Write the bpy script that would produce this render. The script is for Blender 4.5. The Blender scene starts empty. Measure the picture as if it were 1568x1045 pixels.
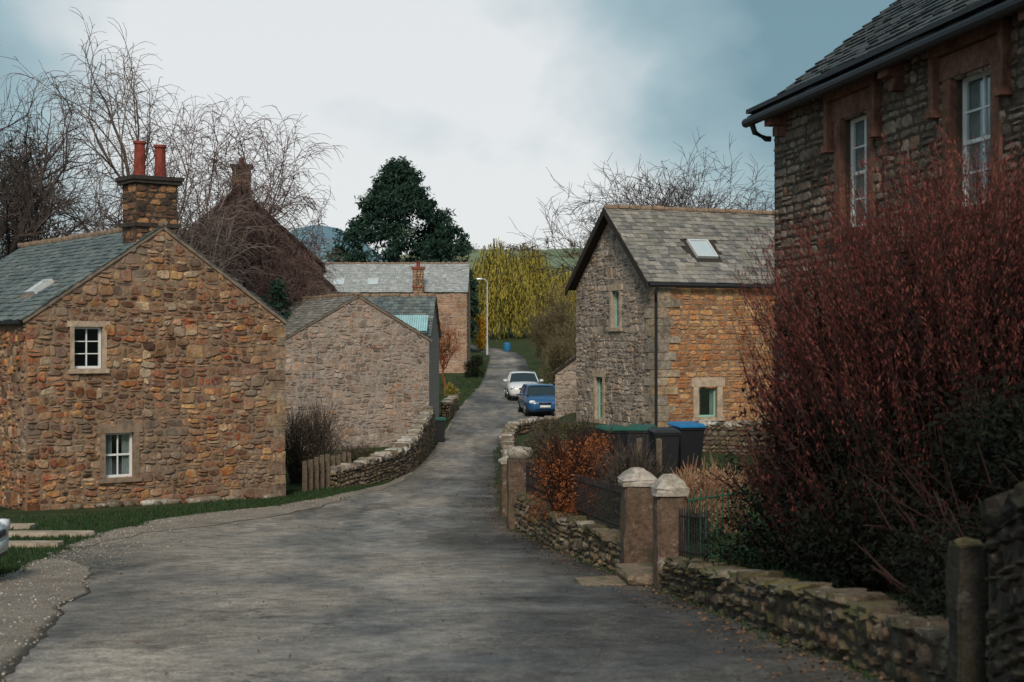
import bpy, math, random
from mathutils import Vector, Matrix, noise
random.seed(11)
R=random.uniform
def V(*a): return Vector(a)
sc=bpy.context.scene
sc.view_settings.view_transform='Standard'; sc.view_settings.look='None'; sc.view_settings.exposure=0

# ---------------------------------------------------------------- materials
class NT:
    def __init__(s,name):
        s.m=bpy.data.materials.new(name); s.m.use_nodes=True
        s.t=s.m.node_tree; s.b=s.t.nodes['Principled BSDF']; s.out=s.t.nodes['Material Output']
        s.tc=s.n('ShaderNodeTexCoord').outputs['Object']
    def n(s,ty,**kw):
        nd=s.t.nodes.new(ty)
        for k,v in kw.items(): setattr(nd,k,v)
        return nd
    def l(s,a,b): s.t.links.new(a,b)
    def noise(s,scale,detail=3,rough=.6,vec=None,out='Fac',stretch=None):
        nd=s.n('ShaderNodeTexNoise'); nd.inputs['Scale'].default_value=scale; nd.inputs['Detail'].default_value=min(detail,4)
        nd.inputs['Roughness'].default_value=rough
        v=vec or s.tc
        if stretch:
            mp=s.n('ShaderNodeMapping'); mp.inputs['Scale'].default_value=stretch; s.l(v,mp.inputs['Vector']); v=mp.outputs[0]
        s.l(v,nd.inputs['Vector']); return nd.outputs[out]
    def ramp(s,fac,stops,interp='LINEAR'):
        nd=s.n('ShaderNodeValToRGB'); cr=nd.color_ramp; cr.interpolation=interp
        while len(cr.elements)<len(stops): cr.elements.new(.5)
        for e,(p,c) in zip(cr.elements,stops):
            e.position=p; e.color=(c[0],c[1],c[2],1) if not isinstance(c,(int,float)) else (c,c,c,1)
        s.l(fac,nd.inputs[0]); return nd.outputs[0]
    def mix(s,fac,a,b,bt='MIX'):
        nd=s.n('ShaderNodeMix',data_type='RGBA',blend_type=bt)
        for val,i in ((fac,0),(a,6),(b,7)):
            if isinstance(val,(int,float)): nd.inputs[i].default_value=val if i==0 else (val,val,val,1)
            elif isinstance(val,tuple): nd.inputs[i].default_value=(*val,1)
            else: s.l(val,nd.inputs[i])
        return nd.outputs[2]
    def attr(s,name='rnd'):
        return s.n('ShaderNodeAttribute',attribute_name=name).outputs['Fac']
    def bump(s,h,strength=.5,dist=.02,prev=None):
        nd=s.n('ShaderNodeBump'); nd.inputs['Strength'].default_value=strength; nd.inputs['Distance'].default_value=dist
        s.l(h,nd.inputs['Height'])
        if prev: s.l(prev,nd.inputs['Normal'])
        return nd.outputs[0]
    def fin(s,col,rough=.85,nrm=None,spec=.3,metal=0):
        if isinstance(col,tuple): s.b.inputs['Base Color'].default_value=(*col,1)
        else: s.l(col,s.b.inputs['Base Color'])
        if isinstance(rough,(int,float)): s.b.inputs['Roughness'].default_value=rough
        else: s.l(rough,s.b.inputs['Roughness'])
        s.b.inputs['Specular IOR Level'].default_value=spec
        s.b.inputs['Metallic'].default_value=metal
        if nrm: s.l(nrm,s.b.inputs['Normal'])
        return s.m

def stone_mat(name,pal,lich=(.42,.42,.38),lichen=.35,gray=None,grayamt=.0,bs=.6,fine=14,smear=None,smamt=.6,red=None,redamt=.5,moss=None,stain=.7):
    t=NT(name); k=len(pal)
    c=t.ramp(t.attr(),[(i/(k-1),p) for i,p in enumerate(pal)])
    c=t.mix(.85,c,t.ramp(t.noise(fine,4,.7),[(.28,.35),(.5,.95),(.72,1.5)]),'MULTIPLY')
    if red: c=t.mix(t.ramp(t.noise(1.5,4,.7),[(.48,0.0),(.60,redamt)]),c,t.mix(1.0,c,red,'MULTIPLY'))
    if smear: c=t.mix(t.ramp(t.noise(2.6,4,.75),[(.42,0.0),(.58,smamt)]),c,smear)
    if gray:
        c=t.mix(t.ramp(t.noise(.45,4,.65),[(.46,0.0),(.60,grayamt)]),c,gray)
    c=t.mix(t.ramp(t.noise(5,4,.8),[(.58,0.0),(.67,lichen)]),c,lich)
    if moss: c=t.mix(t.ramp(t.noise(2.2,4,.75),[(.46,0.0),(.6,.75)]),c,moss)
    c=t.mix(t.ramp(t.noise(1.1,4,.75),[(.34,stain),(.56,0.0)]),c,t.mix(1.0,c,(.38,.34,.32),'MULTIPLY'))
    n=t.bump(t.noise(20,3,.7),bs,.035)
    return t.fin(c,.9,n,.2)
def flat_mat(name,col,rough=.6,var=.25,scale=6,spec=.3,metal=0,bump=.15):
    t=NT(name)
    c=t.mix(min(1,var*2),col,t.mix(1.0,col,t.ramp(t.noise(scale,4,.65),[(.3,.45),(.7,1.3)]),'MULTIPLY'))
    return t.fin(c,rough,t.bump(t.noise(scale*5,2,.6),bump,.01) if bump>.05 else None,spec,metal)
def leaf_mat(name,pal,rough=.8):
    t=NT(name); k=len(pal)
    c=t.ramp(t.attr(),[(i/(k-1),p) for i,p in enumerate(pal)])
    return t.fin(c,rough,None,.12)
def slate_mat(name,pal,moss=.3):
    t=NT(name);k=len(pal)
    c=t.ramp(t.attr(),[(i/(k-1),p) for i,p in enumerate(pal)])
    c=t.mix(.7,c,t.ramp(t.noise(7,4,.7),[(.3,.5),(.7,1.45)]),'MULTIPLY')
    c=t.mix(t.ramp(t.noise(1.6,4,.75),[(.50,0.0),(.64,moss)]),c,(.20,.19,.13))
    return t.fin(c,t.ramp(t.noise(4,2),[(.3,.45),(.7,.75)]),None,.35)

M={}
M['st_left']=stone_mat('sandstone_rubble',[(.52,.24,.085),(.20,.07,.04),(.58,.35,.15),(.11,.06,.042),(.40,.23,.12),(.07,.04,.032),(.55,.26,.09),(.27,.22,.165),(.62,.46,.29),(.34,.12,.06),(.14,.10,.08),(.50,.32,.16)],gray=(.22,.195,.16),grayamt=.6,lichen=.45,red=(.82,.5,.4),redamt=1.0,smear=(.40,.27,.17),smamt=.25,stain=.75)
M['st_chim']=stone_mat('sooty_sandstone',[(.16,.085,.05),(.08,.05,.04),(.38,.2,.1),(.05,.04,.035),(.2,.10,.06)],lichen=.15)
M['st_barn']=stone_mat('pale_rubble',[(.42,.34,.27),(.20,.16,.135),(.50,.42,.35),(.34,.27,.22),(.16,.135,.115),(.50,.39,.30),(.35,.21,.14),(.46,.40,.34)],lichen=.7,lich=(.55,.53,.50),smear=(.42,.355,.30),smamt=.6,gray=(.27,.24,.215),grayamt=.6,red=(1.0,.66,.46),redamt=.8)
M['st_cotg']=stone_mat('grey_rubble',[(.36,.31,.26),(.21,.18,.15),(.45,.39,.32),(.30,.245,.19),(.16,.14,.12),(.45,.33,.23),(.35,.30,.24)],lichen=.6,lich=(.50,.48,.44),smear=(.37,.32,.27),smamt=.45,red=(1.0,.74,.56),redamt=.5)
M['st_cots']=stone_mat('orange_sandstone',[(.54,.27,.115),(.42,.19,.08),(.58,.36,.17),(.32,.15,.07),(.52,.30,.145),(.26,.14,.08),(.56,.31,.13)],lichen=.2,red=(.88,.64,.52),redamt=.8,stain=.45)
M['st_right']=stone_mat('brown_grey_sandstone',[(.21,.16,.12),(.12,.093,.073),(.27,.21,.165),(.165,.125,.093),(.31,.25,.20),(.12,.095,.077),(.24,.155,.105)],lichen=.35,lich=(.34,.31,.27))
M['st_far']=stone_mat('far_sandstone',[(.42,.25,.16),(.34,.19,.11),(.48,.32,.21),(.36,.23,.15),(.42,.23,.12)],lichen=.1,smear=(.44,.30,.22),smamt=.6)
M['st_wall']=stone_mat('garden_wall_stone',[(.24,.185,.135),(.11,.082,.062),(.33,.265,.205),(.175,.12,.075),(.29,.19,.12),(.09,.072,.058),(.37,.325,.265)],lichen=.65,fine=18,moss=(.08,.075,.035))
M['st_near']=stone_mat('shaded_wall_stone',[(.12,.093,.068),(.055,.042,.035),(.165,.133,.10),(.092,.063,.041),(.14,.092,.06),(.046,.037,.032),(.185,.163,.13)],lichen=.5,fine=18,moss=(.055,.055,.022),lich=(.31,.30,.26))  # darker copy of the garden wall palette; vignette shade put into the colour
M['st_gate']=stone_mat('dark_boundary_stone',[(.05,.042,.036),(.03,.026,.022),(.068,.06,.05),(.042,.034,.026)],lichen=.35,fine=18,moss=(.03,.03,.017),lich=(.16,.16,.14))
M['cope']=stone_mat('coping_stone',[(.42,.37,.31),(.18,.14,.10),(.30,.25,.19),(.54,.51,.46),(.13,.11,.07),(.34,.28,.21)],lichen=.85,lich=(.60,.58,.53),fine=12)
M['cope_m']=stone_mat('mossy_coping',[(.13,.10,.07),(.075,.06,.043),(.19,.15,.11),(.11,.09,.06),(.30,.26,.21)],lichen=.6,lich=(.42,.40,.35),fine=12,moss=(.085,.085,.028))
M['pillar']=stone_mat('pillar_stone',[(.135,.09,.068),(.165,.11,.082),(.10,.07,.055)],lichen=.85,lich=(.36,.34,.30),fine=10,moss=(.08,.068,.04))
M['cap']=stone_mat('pillar_cap_stone',[(.40,.36,.31),(.48,.44,.39),(.28,.24,.2)],lichen=.8,lich=(.58,.55,.5),fine=10,moss=(.20,.18,.13))
M['quoin']=stone_mat('quoin_stone',[(.36,.31,.25),(.25,.22,.18),(.42,.34,.25),(.30,.26,.21),(.39,.27,.16)],lichen=.5,fine=8)
M['quoin_l']=stone_mat('brown_quoin_stone',[(.33,.21,.13),(.20,.14,.10),(.41,.27,.15),(.26,.21,.155),(.15,.095,.07)],lichen=.4,fine=8)
M['mortar']=flat_mat('lime_mortar',(.25,.175,.12),.95,.35,9,.1,0,.6)
M['mortar_d']=flat_mat('dark_mortar',(.08,.062,.048),.95,.3,9,.1,0,.6)
M['mortar_g']=flat_mat('grey_mortar',(.34,.29,.25),.95,.3,9,.1,0,.6)
M['verge']=flat_mat('verge_mortar',(.22,.18,.14),.95,.4,5,.1,0,.6)
M['dress']=flat_mat('dressed_stone',(.44,.34,.25),.85,.4,5,.2,0,.3)
M['dress_l']=flat_mat('dressed_stone_brown',(.26,.19,.135),.85,.4,5,.2,0,.3)
M['dress_r']=stone_mat('dressed_red_sandstone',[(.20,.10,.072),(.175,.088,.062)],lichen=.3,lich=(.27,.19,.14),fine=6,bs=.4)
M['slate_g']=slate_mat('slate_green',[(.10,.13,.13),(.06,.08,.085),(.15,.18,.175),(.085,.11,.115),(.18,.2,.185)],.3)
M['slate_c']=slate_mat('slate_grey',[(.19,.176,.16),(.10,.10,.095),(.26,.24,.215),(.15,.14,.128),(.31,.28,.24)],.5)
M['slate_f']=slate_mat('slate_pale',[(.34,.36,.36),(.27,.29,.29),(.40,.41,.41)],.35)
M['slate_d']=slate_mat('slate_dark',[(.045,.05,.055),(.03,.035,.037),(.065,.07,.07)],.2)
M['brown_r']=slate_mat('brown_tile',[(.10,.06,.05),(.07,.045,.04),(.13,.08,.06)],.1)
M['ridge']=flat_mat('ridge_tile',(.28,.20,.14),.85,.45,5)
M['white']=flat_mat('white_paint',(.76,.77,.76),.45,.08,4,.4,0,.03)
M['green']=flat_mat('green_paint',(.26,.50,.40),.5,.12,4,.4,0,.03)
M['black']=flat_mat('black_iron',(.018,.018,.02),.5,.2,20)
M['woodd']=flat_mat('dark_timber',(.035,.028,.022),.8,.3,10)
M['wood']=flat_mat('fence_timber',(.13,.10,.07),.85,.4,12)
M['pot']=flat_mat('terracotta',(.22,.045,.03),.8,.5,6)
M['brick']=flat_mat('old_brick',(.28,.10,.06),.85,.4,8)
M['soot']=flat_mat('sooty_stone',(.05,.042,.036),.9,.4,8)
M['dark']=flat_mat('dark_interior',(.012,.013,.015),.9,.1)
M['curt']=flat_mat('curtain',(.70,.71,.70),.9,.2,8)
M['render']=flat_mat('tan_render',(.26,.185,.14),.9,.3,1.5)
M['render_b']=flat_mat('brown_render',(.11,.07,.058),.9,.3,1.5)
M['tinroof']=flat_mat('painted_tin',(.33,.55,.58),.5,.2,3)
M['slab']=flat_mat('concrete_slab',(.38,.31,.24),.9,.4,3,.2,0,.3)
M['bark']=flat_mat('bark',(.07,.056,.05),.95,.4,8,.2,0,0)
M['bark_r']=flat_mat('bark_reddish',(.12,.078,.07),.95,.3,8,.2,0,0)
M['bark_b']=flat_mat('birch_bark',(.17,.135,.12),.95,.5,4,.2,0,0)
M['bark_dk']=flat_mat('dark_twig_bark',(.035,.018,.016),.95,.3,8,.2,0,0)
t=NT('window_glass'); g=t.n('ShaderNodeBsdfGlossy'); g.inputs['Roughness'].default_value=.06; g.inputs['Color'].default_value=(.85,.92,.95,1)
tr=t.n('ShaderNodeBsdfTransparent'); tr.inputs['Color'].default_value=(.8,.85,.85,1); mx=t.n('ShaderNodeMixShader'); mx.inputs[0].default_value=.22
t.l(tr.outputs[0],mx.inputs[1]); t.l(g.outputs[0],mx.inputs[2]); t.l(mx.outputs[0],t.out.inputs['Surface']); M['glass']=t.m
t=NT('car_glass'); M['cglass']=t.fin((.02,.03,.035),.06,None,.8)
def paint(n,c):
    t=NT(n); t.b.inputs['Coat Weight'].default_value=.6; t.b.inputs['Coat Roughness'].default_value=.05
    return t.fin(t.mix(.3,c,t.mix(1.0,c,t.ramp(t.noise(2,4,.6),[(.3,.7),(.7,1.1)]),'MULTIPLY')),.35,None,.5)
M['p_white']=paint('white_car_paint',(.74,.76,.78)); M['p_blue']=paint('blue_car_paint',(.015,.085,.22)); M['p_sil']=paint('silver_car_paint',(.35,.45,.52))
M['tyre']=flat_mat('tyre',(.02,.02,.02),.9); M['rim']=flat_mat('alloy',(.45,.46,.47),.35,.1,5,.5,.8)
M['lamp']=flat_mat('lamp_glass',(.75,.78,.8),.12,.1,5,.8); M['plate']=flat_mat('number_plate',(.75,.75,.7),.4,.05)
M['bin_k']=flat_mat('black_plastic',(.02,.022,.025),.5,.1); M['bin_bl']=flat_mat('blue_lid',(.02,.17,.38),.45,.1); M['bin_g']=flat_mat('green_plastic',(.015,.085,.06),.5,.1)
M['blueb']=flat_mat('blue_plastic',(.02,.16,.35),.5,.1)
M['l_con']=leaf_mat('conifer_foliage',[(.010,.028,.022),(.025,.055,.037),(.015,.04,.03),(.05,.085,.055)])
M['l_dark']=leaf_mat('dark_shrub_foliage',[(.010,.014,.008),(.022,.030,.015),(.014,.016,.010),(.03,.038,.02)])
M['l_yew']=leaf_mat('yew_foliage',[(.005,.008,.005),(.010,.014,.009),(.007,.007,.005),(.016,.02,.012)])
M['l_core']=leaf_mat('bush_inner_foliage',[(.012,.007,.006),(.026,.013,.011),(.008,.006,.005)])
M['l_ivy']=leaf_mat('winter_twig_foliage',[(.035,.027,.024),(.06,.045,.04),(.025,.022,.02)])
M['l_red']=leaf_mat('red_bush_foliage',[(.09,.022,.02),(.16,.040,.034),(.055,.018,.016),(.24,.070,.056),(.12,.055,.04)])
M['l_org']=leaf_mat('rust_foliage',[(.24,.075,.026),(.13,.048,.022),(.33,.115,.04),(.18,.078,.033)])
M['l_will']=leaf_mat('willow_foliage',[(.38,.31,.05),(.25,.22,.045),(.46,.37,.065),(.17,.16,.04)])
M['l_yel']=leaf_mat('yellow_foliage',[(.6,.36,.03),(.5,.25,.02),(.65,.45,.06)])
M['l_oliv']=leaf_mat('olive_foliage',[(.06,.062,.028),(.10,.09,.04),(.045,.045,.024),(.13,.10,.05)])
M['l_tw']=leaf_mat('twiggy_hedge_foliage',[(.11,.09,.05),(.16,.13,.07),(.08,.065,.04),(.2,.16,.08)])
M['l_grn']=leaf_mat('green_foliage',[(.03,.07,.02),(.06,.11,.03),(.03,.055,.02)])
M['l_tan']=leaf_mat('dry_foliage',[(.40,.26,.16),(.28,.16,.10),(.46,.34,.22)])
M['grass']=leaf_mat('grass_blades',[(.018,.045,.018),(.032,.068,.025),(.022,.048,.018),(.075,.085,.04)])
M['litter']=leaf_mat('leaf_litter',[(.15,.065,.032),(.09,.052,.032),(.20,.11,.06),(.06,.045,.03)])
M['sky_fr']=flat_mat('skylight_frame',(.5,.52,.52),.4,.1); M['sky_gl']=flat_mat('skylight_glass',(.45,.52,.55),.08,.05,2,.9,0,0)

# ---------------------------------------------------------------- mesh builder
class MB:
    def __init__(s): s.v=[];s.f=[];s.m=[];s.r=[]
    def add(s,vs,fs,m=0,r=.5):
        o=len(s.v); s.v.extend(vs); s.f.extend([tuple(i+o for i in f) for f in fs]); s.m.extend([m]*len(fs)); s.r.extend([r]*len(vs))
    def obj(s,name,mats,parent=None,smooth=False):
        me=bpy.data.meshes.new(name); me.from_pydata([tuple(p) for p in s.v],[],s.f)
        for m in mats: me.materials.append(m)
        me.polygons.foreach_set('material_index',s.m)
        a=me.attributes.new('rnd','FLOAT','POINT'); a.data.foreach_set('value',s.r)
        if smooth: me.polygons.foreach_set('use_smooth',[True]*len(s.f))
        me.update()
        ob=bpy.data.objects.new(name,me); sc.collection.objects.link(ob)
        if parent: ob.parent=parent; ob.matrix_parent_inverse=parent.matrix_world.inverted()
        return ob
def empty(name,loc):
    e=bpy.data.objects.new(name,None); sc.collection.objects.link(e); e.location=loc; e.matrix_world=Matrix.Translation(loc); return e
BF=[(0,3,2,1),(4,5,6,7),(0,1,5,4),(1,2,6,5),(2,3,7,6),(3,0,4,7)]
class Fr:
    def __init__(s,o,u,n,w=(0,0,1)): s.o=Vector(o);s.u=Vector(u);s.n=Vector(n);s.w=Vector(w)
    def p(s,a,b,c=0): return s.o+s.u*a+s.w*b+s.n*c
    def box(s,mb,u0,u1,v0,v1,c0,c1,m=0,r=.5,j=0):
        P=[s.p(a+R(-j,j),b+R(-j,j),c+R(-j,j)) for c in (c0,c1) for a,b in ((u0,v0),(u1,v0),(u1,v1),(u0,v1))]
        mb.add(P,BF,m,r)
_id={};_lf=[]
for i in (-1,0,1):
    for j in (-1,0,1):
        for k in (-1,0,1):
            if (i,j,k)!=(0,0,0): _id[(i,j,k)]=len(_id)
for ax in range(3):
    for sg in (-1,1):
        for a in (-1,0):
            for b in (-1,0):
                q=[]
                for (da,db) in ((0,0),(1,0),(1,1),(0,1)):
                    c=[0,0,0];c[ax]=sg;c[(ax+1)%3]=a+da;c[(ax+2)%3]=b+db;q.append(_id[tuple(c)])
                _lf.append(tuple(q if sg>0 else q[::-1]))
def lump(mb,c,a,b,d,jit=.08,m=0,r=.5,rd=.35):
    vs=[]
    for q in _id:
        l=math.sqrt(q[0]**2+q[1]**2+q[2]**2); s=(1/l)**rd
        x,y,z=[qq*s*(1+R(-jit,jit)) for qq in q]
        vs.append(c+a*x+b*y+d*z)
    mb.add(vs,_lf,m,r)
def tube(mb,pts,rad,sides=5,m=0,r=.5,cap=False):
    vs=[];n=len(pts)
    for i,p in enumerate(pts):
        d=(pts[min(i+1,n-1)]-pts[max(i-1,0)])
        if d.length<1e-6: d=V(0,0,1)
        d.normalize(); ref=V(1,0,0) if abs(d.x)<.8 else V(0,1,0)
        a=d.cross(ref).normalized(); b=d.cross(a)
        for k in range(sides):
            t=2*math.pi*k/sides; vs.append(p+(a*math.cos(t)+b*math.sin(t))*rad[i])
    fs=[]
    for i in range(n-1):
        for k in range(sides):
            k2=(k+1)%sides; fs.append((i*sides+k,i*sides+k2,(i+1)*sides+k2,(i+1)*sides+k))
    if cap: fs.append(tuple(range(sides))[::-1]); fs.append(tuple((n-1)*sides+k for k in range(sides)))
    mb.add(vs,fs,m,r)

def stone(mb,fr,q,pr,gap,m,r,fu0,fu1,jt):
    cu=sum(p[0] for p in q)/4; cv=sum(p[1] for p in q)/4
    w=max(q[1][0]-q[0][0],.03); h=max(q[3][1]-q[0][1],.03)
    q2=[]; gap=gap*R(.5,1.8)
    for (a,b) in q:
        a2=cu+(a-cu)*max(.2,1-2*gap/w)+R(-jt,jt); b2=cv+(b-cv)*max(.2,1-2*gap/h)+R(-jt,jt)
        a2=min(max(a2,fu0(b2)),fu1(b2)); q2.append((a2,b2))
    out=[]
    for i in range(4):
        p=q2[i];pp=q2[i-1];pn=q2[(i+1)%4]
        for o in (pp,pn):
            L=math.hypot(o[0]-p[0],o[1]-p[1])+1e-6; t=min(.45,R(.015,.10)/L)
            out.append((p[0]+(o[0]-p[0])*t,p[1]+(o[1]-p[1])*t))
    vs=[fr.p(a,b,-.005) for a,b in out]
    tl=R(-.012,.012); tv=R(-.008,.008); s=max(.6,1-.026/min(w,h)*1.6)
    vs+=[fr.p(cu+(a-cu)*s,cv+(b-cv)*s,max(.001,pr+tl*(1 if a>cu else -1)+tv*(1 if b>cv else -1))) for a,b in out]
    fs=[tuple(range(8,16))]+[(i,(i+1)%8,8+(i+1)%8,8+i) for i in range(8)]
    mb.add(vs,fs,m,r)
def stones(mb,fr,fu0,fu1,v0,v1,holes=(),h=(.09,.25),w=(.13,.48),pr=(.006,.045),gap=.009,wav=.10,m=0,jt=.018,rf=None):
    if not callable(fu0): a0=fu0; fu0=lambda v:a0
    if not callable(fu1): a1=fu1; fu1=lambda v:a1
    v=v0; row=0; sd=R(0,99)
    off=lambda u,k: wav*noise.noise(V(u*1.1+sd,k*1.3,sd))+wav*.35*noise.noise(V(u*4+sd,k*3.1,sd))
    while v<v1-.02:
        vt=min(v+R(*h),v1)
        if v1-vt<h[0]*.6: vt=v1
        hh=vt-v; vm=(v+vt)/2; segs=[(fu0(vm),fu1(vm))]
        for (x0,x1,y0,y1) in holes:
            if min(vt,y1)-max(v,y0)>.4*hh:
                ns=[]
                for (a,b) in segs:
                    if x1<=a or x0>=b: ns.append((a,b))
                    else:
                        if x0>a: ns.append((a,x0))
                        if x1<b: ns.append((x1,b))
                segs=ns
        for (a,b) in segs:
            x=a
            while x<b-.02:
                xe=min(x+R(*w)*(.6+.4*hh/h[1]),b)
                if b-xe<w[0]*.5: xe=b
                o0=off(x,row) if v>v0 else 0;o1=off(xe,row) if v>v0 else 0;o2=off(xe,row+1) if vt<v1 else 0;o3=off(x,row+1) if vt<v1 else 0
                q=[(x,v+o0),(xe,v+o1),(xe,vt+o2),(x,vt+o3)]
                if q[3][1]-q[0][1]<.035 or q[2][1]-q[1][1]<.035: q=[(x,v),(xe,v),(xe,vt),(x,vt)]
                rv=min(.999,max(0,random.random()*.8+.2*(.5+noise.noise(V(x*1.3+sd,v*1.3,1)))))
                if hh>.15 and random.random()<.33:
                    t=R(.35,.65); ml=(x,q[0][1]*(1-t)+q[3][1]*t); mr=(xe,q[1][1]*(1-t)+q[2][1]*t)
                    stone(mb,fr,[q[0],q[1],mr,ml],R(*pr),gap,m,rv,fu0,fu1,jt)
                    stone(mb,fr,[ml,mr,q[2],q[3]],R(*pr),gap,m,random.random(),fu0,fu1,jt)
                else: stone(mb,fr,q,R(*pr),gap,m,rv,fu0,fu1,jt)
                x=xe
        v=vt; row+=1
def wall_face(mb,fr,fu0,fu1,levels,holes,dep=.16,m=0):
    lv=sorted(set(list(levels)+[y for hh in holes for y in hh[2:]]))
    for a,b in zip(lv,lv[1:]):
        mid=(a+b)/2
        xs=[(h[0],h[1]) for h in sorted(holes) if h[2]<mid<h[3]]
        cur0,cur1=fu0(a+1e-4),fu0(b-1e-4)
        for x0,x1 in xs:
            mb.add([fr.p(cur0,a),fr.p(x0,a),fr.p(x0,b),fr.p(cur1,b)],[(0,1,2,3)],m); cur0=cur1=x1
        mb.add([fr.p(cur0,a),fr.p(fu1(a+1e-4),a),fr.p(fu1(b-1e-4),b),fr.p(cur1,b)],[(0,1,2,3)],m)
    for (x0,x1,y0,y1) in holes:
        c=[(x0,y0),(x1,y0),(x1,y1),(x0,y1)]
        for i in range(4):
            p,q=c[i],c[(i+1)%4]
            mb.add([fr.p(*p,0),fr.p(*q,0),fr.p(*q,-dep-.1),fr.p(*p,-dep-.1)],[(0,1,2,3)],m)

def window(par,fr,x0,x1,y0,y1,fm,nx=2,ny=2,dep=.12,sur=None,sw=.13,sill=True,sash=False,curtain=0,hood=False,label='window'):
    mb=MB(); fw=.055
    fr.box(mb,x0,x0+fw,y0,y1,-dep-.04,-dep+.02,0); fr.box(mb,x1-fw,x1,y0,y1,-dep-.04,-dep+.02,0)
    fr.box(mb,x0+fw,x1-fw,y0,y0+fw*1.2,-dep-.04,-dep+.018,0); fr.box(mb,x0+fw,x1-fw,y1-fw,y1,-dep-.04,-dep+.018,0)
    ix0,ix1,iy0,iy1=x0+fw,x1-fw,y0+fw*1.2,y1-fw
    for i in range(1,nx):
        x=ix0+(ix1-ix0)*i/nx; b=.022 if not(nx==2) else .03; fr.box(mb,x-b/2,x+b/2,iy0,iy1,-dep-.03,-dep+.006,0)
    for i in range(1,ny):
        y=iy0+(iy1-iy0)*i/ny; b=.05 if (sash and i*2==ny) else .024; fr.box(mb,ix0,ix1,y-b/2,y+b/2,-dep-.028,-dep+(.012 if b>.03 else .004),0)
    fr.box(mb,ix0,ix1,iy0,iy1,-dep-.022,-dep-.014,1)
    fr.box(mb,x0-.2,x1+.2,y0-.2,y1+.2,-dep-.75,-dep-.7,2)
    if curtain:
        for (a,b) in ((ix0,ix0+(ix1-ix0)*curtain),(ix1-(ix1-ix0)*curtain,ix1)):
            n=8
            for i in range(n):
                xa=a+(b-a)*i/n; xb=a+(b-a)*(i+1)/n; ca=-dep-.06-.03*(i%2); cb=-dep-.06-.03*((i+1)%2)
                mb.add([fr.p(xa,iy0,ca),fr.p(xb,iy0,cb),fr.p(xb,iy1,cb),fr.p(xa,iy1,ca)],[(0,1,2,3)],3)
    mb.obj(label,[fm,M['glass'],M['dark'],M['curt']],par)
    if sur:
        mb=MB(); o=.045
        fr.box(mb,x0-sw-.08,x1+sw+.08,y1,y1+sw*1.5,-.05,o+.004,0,.5,.006)
        fr.box(mb,x0-sw,x0,y0,y1-.008,-.05,o,0,.5,.003); fr.box(mb,x1,x1+sw,y0,y1-.008,-.05,o,0,.5,.003)
        if sill: fr.box(mb,x0-sw-.05,x1+sw+.05,y0-.12,y0-.006,-.05,o+.05,0,.5,.004)
        if hood:
            t=y1+sw*1.5+.01
            fr.box(mb,x0-sw-.22,x1+sw+.22,t+.004,t+.12,-.03,.13,0)
            for (a,b) in ((x0-sw-.22,x0-sw-.10),(x1+sw+.10,x1+sw+.22)):
                fr.box(mb,a,b,y1-.35,t+.002,-.03,.125,0); fr.box(mb,a-.03,b+.03,y1-.45,y1-.352,-.03,.16,0)
        mb.obj(label+'_surround',[sur],par)

def slates(par,name,o,u,s,L,S,mat,deck,sw=.28,ex=.22,skip=()):
    u=Vector(u);s=Vector(s);n=u.cross(s).normalized()
    if n.z<0: n=-n
    fr=Fr(o,u,n,s); mb=MB()
    fr.box(mb,0,L,0,S,-.09,-.002,1)
    rows=int(S/ex)+1
    for i in range(rows):
        v0=i*ex; v1=min(v0+ex*1.15,S)
        if v0>=S-.03: break
        x=-R(0,sw); wv=sw*(1.15-.35*i/rows)
        while x<L:
            a=max(x,-.03); b=min(x+wv*R(.75,1.25),L+.03); x=b if b<L else L+1
            if b-a<.03: continue
            if any(a<k[1] and b>k[0] and v0<k[3] and v1>k[2] for k in skip): continue
            j=R(-.018,.018); lz=.030+R(-.010,.016); sag=.03*noise.noise(V((a+o[0])*.5,v0*.5,o[1]))
            P=[fr.p(a+.003,v0+j-.02,lz+sag),fr.p(b-.003,v0+j-.02,lz+sag+R(-.004,.004)),fr.p(b-.003,v1,.008+sag),fr.p(a+.003,v1,.008+sag),fr.p(a+.003,v0+j-.02,lz-.03),fr.p(b-.003,v0+j-.02,lz-.03)]
            mb.add(P,[(0,1,2,3),(4,5,1,0),(0,3,4),(5,2,1)],0,random.random())
    mb.obj(name,[mat,deck],par); return fr
def skylight(par,fr,u0,u1,v0,v1):
    mb=MB(); f=.07
    fr.box(mb,u0,u0+f,v0,v1,.0,.1,0);fr.box(mb,u1-f,u1,v0,v1,.0,.1,0);fr.box(mb,u0+f,u1-f,v0,v0+f,.0,.098,0);fr.box(mb,u0+f,u1-f,v1-f,v1,.0,.098,0)
    fr.box(mb,u0+f,u1-f,v0+f,v1-f,.03,.07,1)
    mb.obj('skylight',[M['sky_fr'],M['sky_gl']],par)

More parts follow.
